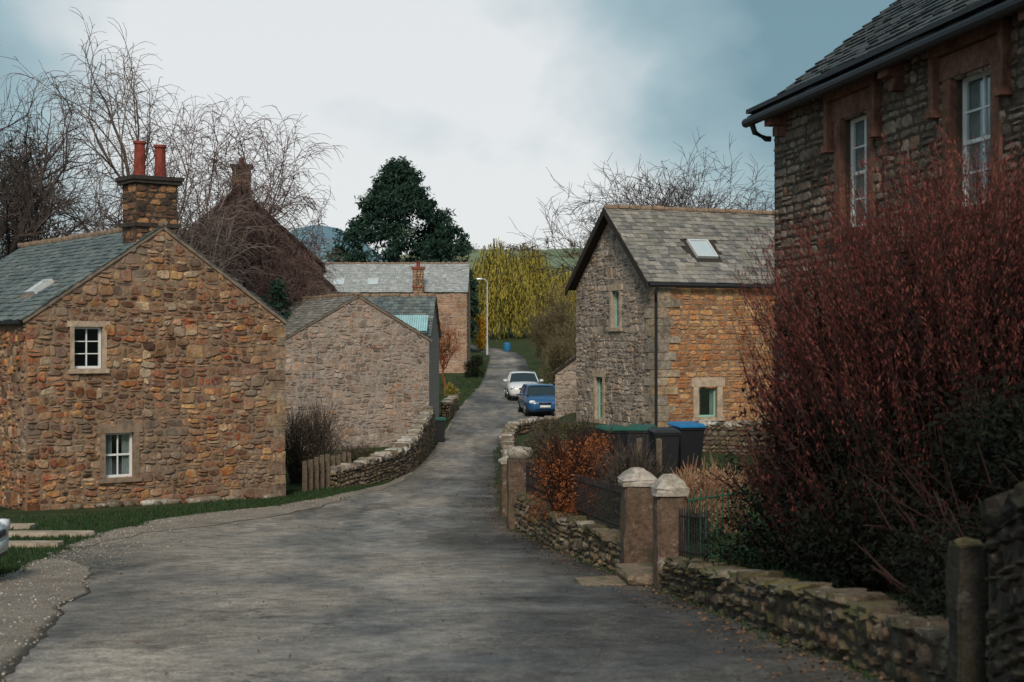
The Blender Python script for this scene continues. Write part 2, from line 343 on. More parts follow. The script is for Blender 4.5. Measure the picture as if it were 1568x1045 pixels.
def house(name,A,g,W,L,zb,ze,za,mats,slate,holes={},ov=.08,eo=.15,smask=('front','left','right'),st=None,skips={},ridge=True,deck='woodd'):
    g=V(g[0],g[1],0).normalized(); nf=V(g.y,-g.x,0); r=-nf; A=V(A[0],A[1],0)
    par=empty(name,(A.x,A.y,zb)); k=(za-ze)/(W/2); st=st or {}
    fronts={'front':Fr(A,g,nf),'right':Fr(A+g*W,r,g),'left':Fr(A+r*L,-r,-g),'back':Fr(A+g*W+r*L,-g,r)}
    for key,fr in fronts.items():
        hs=holes.get(key,[])
        sm,mm=mats.get(key,mats['all']); mb=MB(); ln=W if key in('front','back') else L
        if key in('front','back'):
            f0=lambda v:max(0,(v-ze)/k); f1=lambda v:min(W,W-(v-ze)/k); top=za-.02; lev=[zb,ze,top]
        else: f0=lambda v:0; f1=lambda v:L; top=ze; lev=[zb,top]
        wall_face(mb,fr,f0,f1,lev,hs,.16,1)
        if key in smask: stones(mb,fr,f0,f1,zb+.0,top-.02,[(a-.02,b+.02,c,d) for a,b,c,d in hs],m=0,**st.get(key,st.get('all',{})))
        mb.obj('walls_'+key,[sm,mm],par)
    S=math.hypot(W/2,za-ze); sl=(W/2)/S; sz=(za-ze)/S
    sL=g*sl+V(0,0,sz); sR=-g*sl+V(0,0,sz); rz=.1
    E=eo
    oL=A+V(0,0,ze+rz)+nf*ov-sL*E; oR=A+g*W+V(0,0,ze+rz)+nf*ov-sR*E
    fL=slates(par,'roof_left',oL,r,sL,L+2*ov,S+E,M[slate],M[deck],skip=skips.get('left',()))
    fR=slates(par,'roof_right',oR,r,sR,L+2*ov,S+E,M[slate],M[deck],skip=skips.get('right',()))
    if ridge:
        mb=MB(); x=-ov; c0=A+g*(W/2)
        while x<L+ov:
            ln=R(.38,.5); c=c0+r*(x+ln/2)+V(0,0,za+rz+.03+R(-.015,.015)); lump(mb,c,r*(ln/2),g*.13,V(0,0,.075),.04,0,random.random(),.3); x+=ln
        mb.obj('ridge_tiles',[M['ridge']],par)
    return par,fronts,fL,fR,g,r

def chimney(par,c,g,r,w,d,z0,z1,sm,pots=2,ph=.7,potmat='pot',pr=.14,cap='soot'):
    g=V(*g);mb=MB(); c=V(c[0],c[1],0)
    o=c-g*(w/2)-r*(d/2)
    for fr,ln in ((Fr(o,g,-r),w),(Fr(o+g*w,r,g),d),(Fr(o+r*d,-r,-g),d),(Fr(o+g*w+r*d,-g,r),w)):
        mb.add([fr.p(0,z0),fr.p(ln,z0),fr.p(ln,z1),fr.p(0,z1)],[(0,1,2,3)],1)
        stones(mb,fr,0,ln,z0,z1,(),h=(.14,.25),w=(.2,.45),pr=(.01,.03),wav=.02)
    f=Fr(o,g,-r)
    f.box(mb,-.10,w+.10,z1,z1+.10,-d-.10,.10,2,.5,.012); f.box(mb,-.14,w+.14,z1+.10,z1+.2,-d-.14,.14,2,.5,.012); f.box(mb,-.07,w+.07,z0+(z1-z0)*.38,z0+(z1-z0)*.38+.1,-d-.07,.07,2,.5,.01)
    for i in range(pots):
        p=o+g*(w*(i+.5)/pots)+r*(d/2)+V(0,0,z1+.19)
        hh=ph*R(.93,1.05)
        tube(mb,[p,p+V(0,0,.06),p+V(0,0,.08),p+V(0,0,hh-.08),p+V(0,0,hh-.07),p+V(0,0,hh)],[pr*1.2,pr*1.2,pr,pr*.9,pr*1.12,pr*1.12],12,3,cap=True)
    mb.obj('chimney',[sm,M['mortar_d'],M[cap],M[potmat]],par)

# ---------------------------------------------------------------- terrain
def itp(tab,y):
    if y<=tab[0][0]: return tab[0][1]
    for (a,b),(c,d) in zip(tab,tab[1:]):
        if y<=c: return b+(d-b)*(y-a)/(c-a)
    return tab[-1][1]
def smooth_itp(tab,y,w=2.5): return (itp(tab,y-w)+2*itp(tab,y)+itp(tab,y+w)+itp(tab,y-w/2)+itp(tab,y+w/2))/6
ZR=[(-30,-.6),(0,-1.6),(10,-2.4),(20,-3.35),(30,-4.0),(36,-4.22),(45,-4.52),(55,-4.42),(65,-4.1),(82,-3.45),(100,-2.75),(115,-2.15),(131,-1.5),(145,-.8),(160,-.1),(200,2.5),(300,11),(450,27),(600,36),(900,36),(1500,45),(4500,60)]
XW=[(-10,3.6),(9,2.75),(11.5,2.45),(18.3,1.9),(20,1.62),(30,.05),(36,-.25),(45,-.4),(56,-.6),(60,-.3),(64,1.0),(68,2.6),(78,2.8),(84,2.2),(95,2.0),(110,1.4),(131,1.0),(138,.3),(145,-1.3),(155,-4.7),(165,-8.5)]
LE=[(-10,-9),(5,-8),(14,-7.4),(20,-7.3),(27,-8.2),(30,-8.4),(32,-8.2),(34.4,-7.5),(36.3,-6.0),(41,-4.8),(45,-3.95),(51,-3.55),(57,-3.2),(71,-3.05),(82,-2.7),(95,-2.1),(110,-2.0),(131,-2.0),(138,-2.6),(145,-4.1),(155,-7.5),(165,-11.5)]
PL=[(-10,-1.2),(0,-1.5),(9,-1.98),(11.5,-2.15),(18.3,-2.85),(24,-3.1),(30,-3.4),(40,-3.7),(50,-3.8),(58,-3.9),(63,-4.1)]
def ss(a,b,x):
    t=min(max((x-a)/(b-a),0),1); return t*t*(3-2*t)
zr=lambda y: smooth_itp(ZR,y,2.5 if y<170 else 20)
def gz(x,y):
    z=zr(y)
    if y<66:
        xw=itp(XW,min(y,60)); t=ss(xw+.15,xw+.5,x)
        zp=itp(PL,y); z2=zp+(max(zp,-2.88)-zp)*ss(xw+.5,xw+3.2,x)*ss(20,26,y)
        k=1-ss(58,66,y); z=z+(max(z2,z)-z)*t*k
    if x<-13: z+=.05*(-x-13)*ss(30,50,y) if y<200 else 0
    if y>170:
        z+=ss(170,300,y)*(noise.noise(V(x*.004,y*.004,0))*6)+ss(170,300,y)*noise.noise(V(x*.02,y*.02,3))*1.5
        k=ss(-.19,-.05,x/y); z=z*(.25+.75*k) if z>0 else z
    return z
xs=[-13+.25*i for i in range(int(24/.25)+1)]
e=.4;x=11
while x<4500: x+=e; e*=1.18; xs.append(x)
e=.4;x=-13;pre=[]
while x>-4500: x-=e; e*=1.18; pre.append(x)
xs=pre[::-1]+xs
ys=[float(i) for i in range(-25,171)]
e=1.3;y=170
while y<4300: y+=e; e*=1.1; ys.append(y)
mb=MB(); nx=len(xs)
mb.v=[(x,y,gz(x,y)) for y in ys for x in xs]; mb.r=[0]*len(mb.v)
mb.f=[(j*nx+i,j*nx+i+1,(j+1)*nx+i+1,(j+1)*nx+i) for j in range(len(ys)-1) for i in range(nx-1)]; mb.m=[0]*len(mb.f)
t=NT('grassy_ground')
c=t.ramp(t.noise(.8,4,.7),[(.3,(.022,.038,.015)),(.5,(.032,.056,.02)),(.7,(.075,.075,.036))])
c=t.mix(t.ramp(t.noise(6,4,.7),[(.45,0.0),(.7,.6)]),c,(.07,.05,.03))
sep=t.n('ShaderNodeSeparateXYZ'); t.l(t.tc,sep.inputs[0])
mr=t.n('ShaderNodeMapRange'); t.l(sep.outputs[1],mr.inputs[0]); mr.inputs[1].default_value=165; mr.inputs[2].default_value=320
fld=t.ramp(t.noise(.006,3,.5),[(.35,(.15,.21,.12)),(.5,(.19,.25,.14)),(.6,(.22,.20,.14)),(.7,(.14,.2,.12))],'CONSTANT')
fld=t.mix(.5,fld,t.ramp(t.noise(.03,4),[(.3,(.14,.18,.12)),(.7,(.22,.25,.16))]))
c=t.mix(mr.outputs[0],c,fld)
mg=t.fin(c,.95,t.bump(t.noise(12,3,.7),.8,.06),.1)
mb.obj('ground',[mg],None,True)

def sheet(name,fl,frr,y0,y1,n,off,mat,step=1.0):
    mb=MB(); Y=[]; y=y0
    while y<=y1+1e-6: Y.append(y); y+=step
    for y in Y:
        a,b=fl(y),frr(y)
        for i in range(n+1):
            x=a+(b-a)*i/n; mb.v.append((x,y,(zr(math.floor(y))*(1-y%1)+zr(math.floor(y)+1)*(y%1))+off)); mb.r.append(i/n)
    mb.f=[(j*(n+1)+i,j*(n+1)+i+1,(j+1)*(n+1)+i+1,(j+1)*(n+1)+i) for j in range(len(Y)-1) for i in range(n)]; mb.m=[0]*len(mb.f)
    return mb.obj(name,[mat],None,True)
t=NT('asphalt')
big=t.noise(.42,4,.72,stretch=(1,.35,1))
c=t.ramp(big,[(.30,(.085,.083,.082)),(.42,(.14,.13,.12)),(.52,(.24,.21,.178)),(.68,(.335,.285,.236))])
wn0=t.n('ShaderNodeVectorMath',operation='ADD'); nz0=t.noise(.9,4,.7,out='Color'); t.l(t.tc,wn0.inputs[0]); t.l(nz0,wn0.inputs[1])
mpp=t.n('ShaderNodeMapping'); mpp.inputs['Scale'].default_value=(.5,.22,.3); t.l(wn0.outputs[0],mpp.inputs['Vector'])
vp=t.n('ShaderNodeTexVoronoi',distance='CHEBYCHEV'); vp.inputs['Scale'].default_value=1; t.l(mpp.outputs[0],vp.inputs['Vector'])
sc2=t.n('ShaderNodeSeparateColor'); t.l(vp.outputs['Color'],sc2.inputs[0])
c=t.mix(.9,c,t.ramp(sc2.outputs[0],[(0,.62),(.35,.87),(.7,1.0),(1,1.2)]),'MULTIPLY')
c=t.mix(.9,c,t.ramp(t.noise(30,3,.85),[(.3,.35),(.5,1.0),(.7,1.8)]),'MULTIPLY')
c=t.mix(.85,c,t.ramp(t.noise(3.2,4,.8),[(.35,.5),(.6,1.25)]),'MULTIPLY')
vo=t.n('ShaderNodeTexVoronoi',feature='DISTANCE_TO_EDGE'); vo.inputs['Scale'].default_value=.55
wn=t.n('ShaderNodeVectorMath',operation='ADD'); nz=t.noise(1.5,4,.7,out='Color'); t.l(t.tc,wn.inputs[0]); t.l(nz,wn.inputs[1]); t.l(wn.outputs[0],vo.inputs['Vector'])
crk=t.ramp(vo.outputs['Distance'],[(.0,.3),(.016,1.0)])
c=t.mix(t.ramp(t.noise(.25,2),[(.45,0.0),(.51,.85)]),c,t.mix(1.0,c,crk,'MULTIPLY'))
# cool damp stretches, soft-edged
c=t.mix(t.ramp(t.noise(.22,3,.6,stretch=(1,.6,1)),[(.50,0.0),(.60,.75)]),c,t.mix(1.0,c,(.58,.64,.70),'MULTIPLY'))
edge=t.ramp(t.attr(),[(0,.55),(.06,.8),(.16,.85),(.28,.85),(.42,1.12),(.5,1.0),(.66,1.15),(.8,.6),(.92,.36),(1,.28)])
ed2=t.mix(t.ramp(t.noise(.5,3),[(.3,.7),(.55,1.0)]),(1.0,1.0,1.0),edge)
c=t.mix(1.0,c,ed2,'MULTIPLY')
vs=t.n('ShaderNodeTexVoronoi'); vs.inputs['Scale'].default_value=11; t.l(t.tc,vs.inputs['Vector'])
c=t.mix(t.ramp(vs.outputs['Distance'],[(.08,.7),(.14,0.0)]),c,(.38,.29,.21))
ra=t.ramp(t.noise(.5,4),[(.35,.45),(.6,.88)])
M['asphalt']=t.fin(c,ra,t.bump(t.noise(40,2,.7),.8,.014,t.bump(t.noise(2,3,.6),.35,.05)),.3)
jag=lambda y,s,a=.12: a*noise.noise(V(y*.6,s,0))+a*.4*noise.noise(V(y*2.3,s,5))
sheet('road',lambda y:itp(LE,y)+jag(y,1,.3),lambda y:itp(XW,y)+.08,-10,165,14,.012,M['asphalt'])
t=NT('gravel_tarmac')
c=t.ramp(t.noise(1.3,4,.7),[(.3,(.16,.138,.115)),(.6,(.255,.215,.178)),(.75,(.34,.285,.23))])
c=t.mix(.95,c,t.ramp(t.noise(30,3,.85),[(.3,.35),(.5,1.0),(.7,1.8)]),'MULTIPLY')
c=t.mix(1.0,c,t.ramp(t.attr(),[(0,1.0),(.955,1.0),(.985,.3),(1,.25)]),'MULTIPLY')
M['gravel']=t.fin(c,.9,t.bump(t.noise(40,2,.7),1.0,.02),.2)
DR=[(-10,-1.5),(6,-2.6),(10.6,-3.7),(15.5,-4.85),(18.5,-5.5),(21.5,-6.35),(23,-7.2)]
sheet('driveway',lambda y:itp(LE,y)+jag(y,1,.3)+.05,lambda y:itp(DR,y)+jag(y,9,.12)+.06*noise.noise(V(y*5,2,2)),-10,23,16,.018,M['gravel'],.25)
G2=[(24,-8.0),(27,-7.6),(30,-7.0),(33,-5.6),(36,-4.9),(41,-4.2),(46,-3.5),(57,-2.95),(71,-2.85),(82,-2.5)]
sheet('gravel_verge',lambda y:itp(LE,y)+jag(y,1,.3)+.03,lambda y:itp(G2,y)+jag(y,4,.5),24,82,10,.018,M['gravel'])

# hills, bluish distance haze put into the base colour
mb=MB(); n=160
prof=lambda x: 30+152*math.exp(-((x+330)/140)**2)+40*math.exp(-((x+120)/160)**2)+70*math.exp(-((x-900)/500)**2)+90*math.exp(-((x+1100)/500)**2)
for i in range(n+1):
    x=-2600+5200*i/n
    for k in range(7):
        tt=k/6; mb.v.append((x,1900+tt*500,(prof(x)+10*noise.noise(V(x*.006,0,0)))*math.sin(tt*math.pi/2)-2)); mb.r.append(0)
mb.f=[(i*7+k,(i+1)*7+k,(i+1)*7+k+1,i*7+k+1) for i in range(n) for k in range(6)]; mb.m=[0]*len(mb.f)
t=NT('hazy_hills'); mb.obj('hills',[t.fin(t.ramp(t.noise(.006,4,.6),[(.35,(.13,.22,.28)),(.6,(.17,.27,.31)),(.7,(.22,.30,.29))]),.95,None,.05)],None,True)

# ---------------------------------------------------------------- buildings
sand={'all':dict(h=(.09,.27),w=(.13,.52),pr=(.006,.055),wav=.16,jt=.026,gap=.011)}
hA=(1.2,1.95,-.70,.36); hB=(2.02,2.78,-3.5,-2.35)
par,F,fL,fR,g,r=house('stone_cottage',(-11.96,35),(.788,.616),7.16,10.5,-4.9,.5,2.93,{'all':(M['st_left'],M['mortar'])},'slate_g',{'front':[hA,hB]},st=sand,skips={'left':[(1.9,2.7,1.2,1.9)]},deck='verge',ov=.05)
window(par,F['front'],*hA,M['white'],2,3,sur=M['dress'],sw=.1)
window(par,F['front'],*hB,M['white'],2,2,sur=M['dress_l'],sw=.15,sash=True,curtain=.3)
skylight(par,fL,1.95,2.65,1.25,1.85)
c=V(-11.96,35,0)+g*3.45+r*.5
chimney(par,c,g,r,1.15,.85,2.3,4.1,M['st_chim'],2,.95,pr=.155)
mb=MB(); f=F['front'];z=-4.6
i=0
while z<.3:
    h=R(.22,.38); w=R(.4,.6) if i%2 else R(.22,.34)
    f.box(mb,7.16-w,7.16+.02,z,z+h-.015,-.3,.045,0,random.random(),.016); z+=h;i+=1
mb.obj('quoins',[M['quoin_l']],par)
mb=MB();F['left'].box(mb,0,10.5,.42,.5,.1,.2,0);mb.obj('gutter',[M['black']],par)
mb=MB()
for i in range(14):
    u=R(.3,7); p=F['front'].p(u,-4.22,.12); lump(mb,V(p.x,p.y,gz(p.x,p.y)+.05),g*R(.12,.3),r*.12,V(0,0,R(.05,.12)),.15,0,random.random(),.4)
mb.obj('footing_stones',[M['cope']],par,True)
gb=V(5.59,3,0).normalized()
house('stone_barn',(-9.03,56),gb,6.34,9,-5,.02,1.77,{'all':(M['st_barn'],M['mortar_g'])},'slate_c',st={'all':dict(h=(.09,.3),w=(.13,.55),wav=.18,jt=.035,pr=(.002,.045),gap=.012)},ov=.06,deck='verge')
par,F,fL,fR,g,r=house('slate_outbuilding',(-3.72,63.5),(.05,1),4.6,5,-4.6,.2,2.0,{'all':(M['st_barn'],M['mortar_g'])},'slate_g',smask=(),deck='verge')
mb=MB(); fr=Fr((-5.5,62.9,.35),(1,0,0),(0,-.6,.8),(0,.8,.6))
for i in range(18): tube(mb,[fr.p(i*.1,0,.08),fr.p(i*.1,1.2,.08)],[.05,.05],6,0)
mb.obj('lean_to_roof',[M['tinroof']],par)
hs=[(3.0,3.8,1.6,2.7),(9.2,9.9,1.5,2.6),(9.2,9.9,-1.6,-.4),(5.5,6.4,-1.6,-.4)]
par,F,fL,fR,g,r=house('far_stone_house',(-3.45,108),(.02,1),5.6,13.4,-3.4,3.7,5.95,{'all':(M['st_far'],M['mortar_g'])},'slate_f',{'left':hs},smask=('left','front'),st={'all':dict(h=(.25,.4),w=(.35,.8))})
for h in hs: window(par,F['left'],*h,M['white'],2,2,sur=M['dress'],sw=.12)
skylight(par,fL,6.9,7.7,.9,1.7);skylight(par,fL,9.5,10.3,.9,1.7)
chimney(par,(-7.1,107.6),V(1,0,0),V(0,1,0),.75,.6,3.2,5.4,M['st_far'],1,.5,cap='brick')
par,F,fL,fR,g,r=house('brown_gabled_house',(-18.6,74),(1,.12),8.6,10,-4,4.1,8.0,{'all':(M['render_b'],M['render_b'])},'brown_r',{'front':[(2.6,3.5,1,2.3),(5.2,6.1,1,2.3)]},smask=(),ov=.3)
for h in [(2.6,3.5,1,2.3),(5.2,6.1,1,2.3)]: window(par,F['front'],*h,M['white'],2,2)
chimney(par,(-14.3,75.2),g,r,.9,.7,7,9.1,M['st_chim'],1,.4)
par,F,fL,fR,g,r=house('rendered_house',(-14.6,68.5),(1,.1),5.8,8,-4,2.7,5.2,{'all':(M['render'],M['render'])},'brown_r',smask=(),ov=.25)
mb=MB(); tube(mb,[V(-9.75,66,-2),V(-9.75,66,2.4)],[.1,.1],8,0); tube(mb,[V(-9.75,66,2.4),V(-9.75,66,2.7)],[.16,.12],8,0,cap=True); mb.obj('metal_flue',[M['black']],par)
# right cottage
gA=(2.9,3.45,.45,1.72); gB=(1.62,2.2,-2.75,-1.25); sA=(1.6,2.3,-2.5,-1.5); s3=(6.2,7.0,-2.4,-1.2)
par,F,fL,fR,g,r=house('roadside_cottage',(2.33,51.5),(2.3,-5.5),5.96,12,-4.4,1.94,4.48,{'all':(M['st_cotg'],M['mortar_g']),'right':(M['st_cots'],M['mortar'])},'slate_c',{'front':[gA,gB],'right':[sA,s3]},ov=.35,eo=.22,st={'all':dict(h=(.09,.25),w=(.12,.5),wav=.14,jt=.024),'right':dict(h=(.11,.22),w=(.2,.6),wav=.06,jt=.012,gap=.008,pr=(.004,.035))},skips={'right':[(2.3,3.3,1.3,2.35)]})
window(par,F['front'],*gA,M['green'],1,2,sur=M['dress'],sw=.15)
window(par,F['front'],*gB,M['green'],1,3,sur=M['dress'],sw=.15)
window(par,F['right'],*sA,M['green'],1,1,sur=M['dress'],sw=.2,curtain=.2); window(par,F['right'],*s3,M['green'],2,1,sur=M['dress'],sw=.2)
skylight(par,fR,2.4,3.2,1.35,2.3)
mb=MB();z=-3.2;i=0
while z<1.7:
    h=R(.2,.38); w=R(.65,.95) if i%2 else R(.35,.55)
    F['right'].box(mb,-.03,w,z,z+h-.015,-.3,.05,0,random.random(),.012); F['front'].box(mb,5.96-(1.1-w),5.96,z,z+h-.015,-.3,.05,0,random.random(),.012); z+=h;i+=1
mb.obj('quoins',[M['quoin']],par)
mb=MB(); S=math.hypot(2.98,2.54)
for (o,s_) in ((fL.o,fL.w),(fR.o,fR.w)):
    f=Fr(o,s_,-r,V(0,0,1)); f.box(mb,0,S+.22,-.26,-.02,-.02,.035,0)
mb.obj('bargeboards',[M['woodd']],par)
mb=MB(); e0=fR.o
tube(mb,[e0+V(0,0,-.04)-fR.w*.08,e0+r*12.6+V(0,0,-.04)-fR.w*.08],[.07,.07],8)
c0=V(4.63,46,0); dp=lambda a,cc,z: c0+r*a+g*cc+V(0,0,z)
tube(mb,[dp(-.1,.3,1.75),dp(-.12,.25,1.55),dp(-.02,.10,1.25),dp(-.02,.10,-2.9)],[.05]*4,8)
tube(mb,[dp(5.0,.3,1.75),dp(5,.1,1.4),dp(5,.10,-2.9)],[.045]*3,8)
mb.obj('gutter_and_downpipe',[M['black']],par)
house('stone_lean_to',(1.75,57.5),(.99,-.13),1.9,3,-4.3,-1.3,-.62,{'all':(M['st_cotg'],M['mortar_g'])},'slate_c',ridge=False)
# big right house
gR=(.984,.18); L=14.2
h1=(2.8,3.75,1.65,3.3); h2=(6.2,7.2,1.65,3.3); h3=(9.8,10.8,1.65,3.3); h4=(6.2,7.2,-1.6,.2); h5=(2.8,3.75,-1.6,.2)
par,F,fL,fR,g,r=house('large_stone_house',(6.98,10),gR,8.4,L,-3.2,3.95,7.2,{'all':(M['st_right'],M['mortar_d'])},'slate_d',{'left':[h1,h2,h3,h4,h5]},ov=.35,eo=.4,smask=('left','back','front'),st={'all':dict(h=(.10,.2),w=(.16,.48),wav=.04,jt=.010,gap=.008,pr=(.006,.04))})
for h in (h1,h2,h3,h4,h5): window(par,F['left'],*h,M['white'],2,4,sur=M['dress_r'],sw=.2,sash=True,curtain=.45,hood=h[3]>3,dep=.15)
mb=MB(); e0=fL.o; p0=e0-fL.w*.06+V(0,0,-.05)
tube(mb,[p0,p0+r*(L+.75)],[.08,.08],10,cap=True)
far=p0+r*(L+.45)
tube(mb,[far+V(0,0,-.05),far+V(0,0,-.2)+g*.05,far+g*.25-V(0,0,.3),far+g*.33-V(0,0,.3)],[.05]*4,8)
F['left'].box(mb,-.3,L+.3,3.86,3.93,.02,.40,0)
mb.obj('gutter',[M['black']],par)
mb=MB()
for u in (.45,4.8,8.4,11.9): F['left'].box(mb,u-.13,u+.13,3.55,3.84,-.02,.30,0,.5,.01); F['left'].box(mb,u-.1,u+.1,3.38,3.55,-.02,.17,0,.5,.01)
mb.obj('corbels',[M['dress_r']],par)

# ---------------------------------------------------------------- garden walls
def garden_wall(name,pts,H,th=.36,cope=(.09,.16),cm='cope',sm='st_wall',copew=.06,st=None):
    par=empty(name,pts[0]); mb=MB(); mc=MB(); st=st or dict(h=(.06,.16),w=(.09,.34),pr=(.005,.06),wav=.06,gap=.008,jt=.016)
    for a,b in zip(pts,pts[1:]):
        a=V(*a);b=V(*b); d=b-a; hl=math.hypot(d.x,d.y); u=d/hl; n=V(-d.y,d.x,0)/hl
        for sg in (1,-1):
            fr=Fr(a+n*sg*th/2,u,n*sg)
            mb.add([fr.p(0,-H),fr.p(hl,-H),fr.p(hl,0),fr.p(0,0)],[(0,1,2,3)],1)
            stones(mb,fr,0,hl,-H,0,(),m=0,**st)
        mb.add([a+n*th/2,b+n*th/2,b-n*th/2,a-n*th/2],[(0,1,2,3)],1)
        x=0
        while x<hl-.05:
            ln=min(R(.12,.42),hl-x+.05); ch=R(*cope)
            c=a+u*(x+ln/2)+V(0,0,ch*.4+R(-.012,.012)); k=R(-.14,.14); uu=u+n*k; lump(mc,c+n*R(-.04,.04),uu*(ln*.49),n*(th/2+copew*R(.0,1.4)),V(0,0,ch*.55)+n*R(-.025,.025),.2,0,random.random(),.3); x+=ln
    for e,s in ((0,1),(-1,-1)):
        p=V(*pts[e]); q=V(*pts[1 if e==0 else -2]); d=(p-q); d.z=0; d.normalize(); n=V(-d.y,d.x,0)
        fr=Fr(p-n*th/2,n,d); stones(mb,fr,0,th,-H,0,(),m=0,**st)
    mb.obj('stonework',[M[sm],M['mortar_d']],par); mc.obj('coping',[M[cm]],par,False)
    return par
def subdiv(pts,step=1.5):
    o=[]
    for a,b in zip(pts,pts[1:]):
        n=max(1,int(math.dist(a[:2],b[:2])/step))
        for i in range(n): o.append(tuple(a[k]+(b[k]-a[k])*i/n for k in range(3)))
    o.append(pts[-1]); return o
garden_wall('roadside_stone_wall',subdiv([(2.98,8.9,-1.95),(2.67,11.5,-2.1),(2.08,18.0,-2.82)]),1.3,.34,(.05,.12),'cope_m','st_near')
garden_wall('roadside_stone_wall',subdiv([(1.78,20.35,-2.93),(.95,25,-3.12),(.25,29.9,-3.3)]),1.3,.34,(.06,.14),'cope_m')
garden_wall('curved_garden_wall',[(-5.4,42.6,-3.95),(-4.7,44,-3.85),(-4.15,45.6,-3.75),(-3.8,47.5,-3.7),(-3.55,50,-3.5),(-3.45,53,-3.15),(-3.35,57.5,-2.8)],1.6,.4,(.12,.22))
garden_wall('low_stone_wall',subdiv([(4.6,36.9,-2.2),(8.5,35,-2.1),(11,34,-2.1)]),1.2)
garden_wall('roadside_stone_wall',subdiv([(.0,33.5,-3.45),(-.05,45,-3.85),(-.2,56,-3.75),(.1,60,-3.55),(.9,62.5,-3.5),(1.9,63.5,-3.5)]),1.3,cope=(.1,.2))
garden_wall('low_stone_wall',[(-3.3,70,-3.1),(-3.1,76,-3.0)],1.1)
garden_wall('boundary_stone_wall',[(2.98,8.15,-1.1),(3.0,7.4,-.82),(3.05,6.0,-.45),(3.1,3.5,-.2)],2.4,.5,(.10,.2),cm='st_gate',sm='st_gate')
def pillar(name,x,y,w,zb,zt,ch,rot=.1,capk=1.25,rounded=False,mat='pillar',capm='cap'):
    par=empty(name,(x,y,zb)); a=V(math.cos(rot),math.sin(rot),0); b=V(-a.y,a.x,0); mb=MB()
    H=zt-zb; k=8; vs=[]
    for i in range(k+1):
        z=zb+H*i/k
        for j,(s,q) in enumerate(((-1,-1),(-.85,-1.03),(.85,-1.03),(1,-1),(1.03,-.85),(1.03,.85),(1,1),(.85,1.03),(-.85,1.03),(-1,1),(-1.03,.85),(-1.03,-.85))):
            c=.92 if j in(0,3,6,9) else 1
            vs.append(V(x,y,z)+(a*s+b*q)*(w/2*c+R(-.014,.014)))
    fs=[(i*12+j,i*12+(j+1)%12,(i+1)*12+(j+1)%12,(i+1)*12+j) for i in range(k) for j in range(12)]+[tuple((k*12+j) for j in range(12))]
    mb.add(vs,fs,0,.4)
    mb.obj('shaft',[M[mat]],par)
    mb=MB(); cw=w*capk/2
    if rounded: lump(mb,V(x,y,zt+ch*.45),a*cw,b*cw,V(0,0,ch*.6),.05,0,.6,.7)
    else:
        lump(mb,V(x,y,zt+ch*.17),a*cw,b*cw,V(0,0,ch*.2),.07,0,.6,.15)
        sq=((-1,-1),(0,-1.06),(1,-1),(1.06,0),(1,1),(0,1.06),(-1,1),(-1.06,0))
        vs=[]
        for (hh,kk) in ((.32,.95),(.6,.68),(.88,.33)): vs+=[V(x,y,zt+ch*hh+R(-.018,.018))+(a*s+b*q)*cw*kk*R(.9,1.08) for s,q in sq]
        vs+=[V(x,y,zt+ch*.95)]
        fs=[(i*8+j,i*8+(j+1)%8,(i+1)*8+(j+1)%8,(i+1)*8+j) for i in range(2) for j in range(8)]+[(16+j,16+(j+1)%8,24) for j in range(8)]
        mb.add(vs,fs,0,.5)
    mb.obj('cap',[M[capm]],par,rounded)
pillar('gate_pillar',1.76,20.0,.41,-3.6,-2.02,.26)
pillar('gate_pillar',2.02,18.25,.36,-3.5,-1.97,.28)
pillar('gate_pillar',.17,30.2,.5,-4.2,-2.5,.26,rounded=True,capk=1.15)
pillar('gate_pillar',-.05,33.2,.4,-4.3,-2.85,.2)
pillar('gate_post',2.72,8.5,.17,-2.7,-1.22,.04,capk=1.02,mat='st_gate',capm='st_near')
mb=MB(); lump(mb,V(1.35,19.0,-3.26),V(.5,.1,0),V(-.05,.35,0),V(0,0,.07),.06,0,.4,.15); lump(mb,V(1.75,19.1,-3.12),V(.3,.05,0),V(-.05,.5,0),V(0,0,.07),.05,0,.4,.15)
mb.obj('stone_step',[M['st_wall']],None)
def railing(name,a,b,h,mat='black',gap=.12):
    a=V(*a);b=V(*b);mb=MB();d=b-a;L=d.length;n=int(L/gap)
    for i in range(n+1):
        p=a+d*i/n; tube(mb,[p,p+V(0,0,h),p+V(0,0,h+.05)],[.009,.009,.001],5)
    for z in (.1,h-.08): tube(mb,[a+V(0,0,z),b+V(0,0,z)],[.013,.013],5)
    mb.obj(name,[M[mat]])
railing('iron_railing',(1.68,21,-2.86),(.3,29.8,-3.22),.68)
railing('iron_railing',(2.12,17.95,-2.75),(2.28,16.6,-2.6),.62)
M['grnrail']=flat_mat('green_iron',(.03,.12,.075),.5,.2)
railing('garden_gate',(2.25,18.1,-2.9),(3.3,18.9,-2.85),.95,'grnrail',.1)

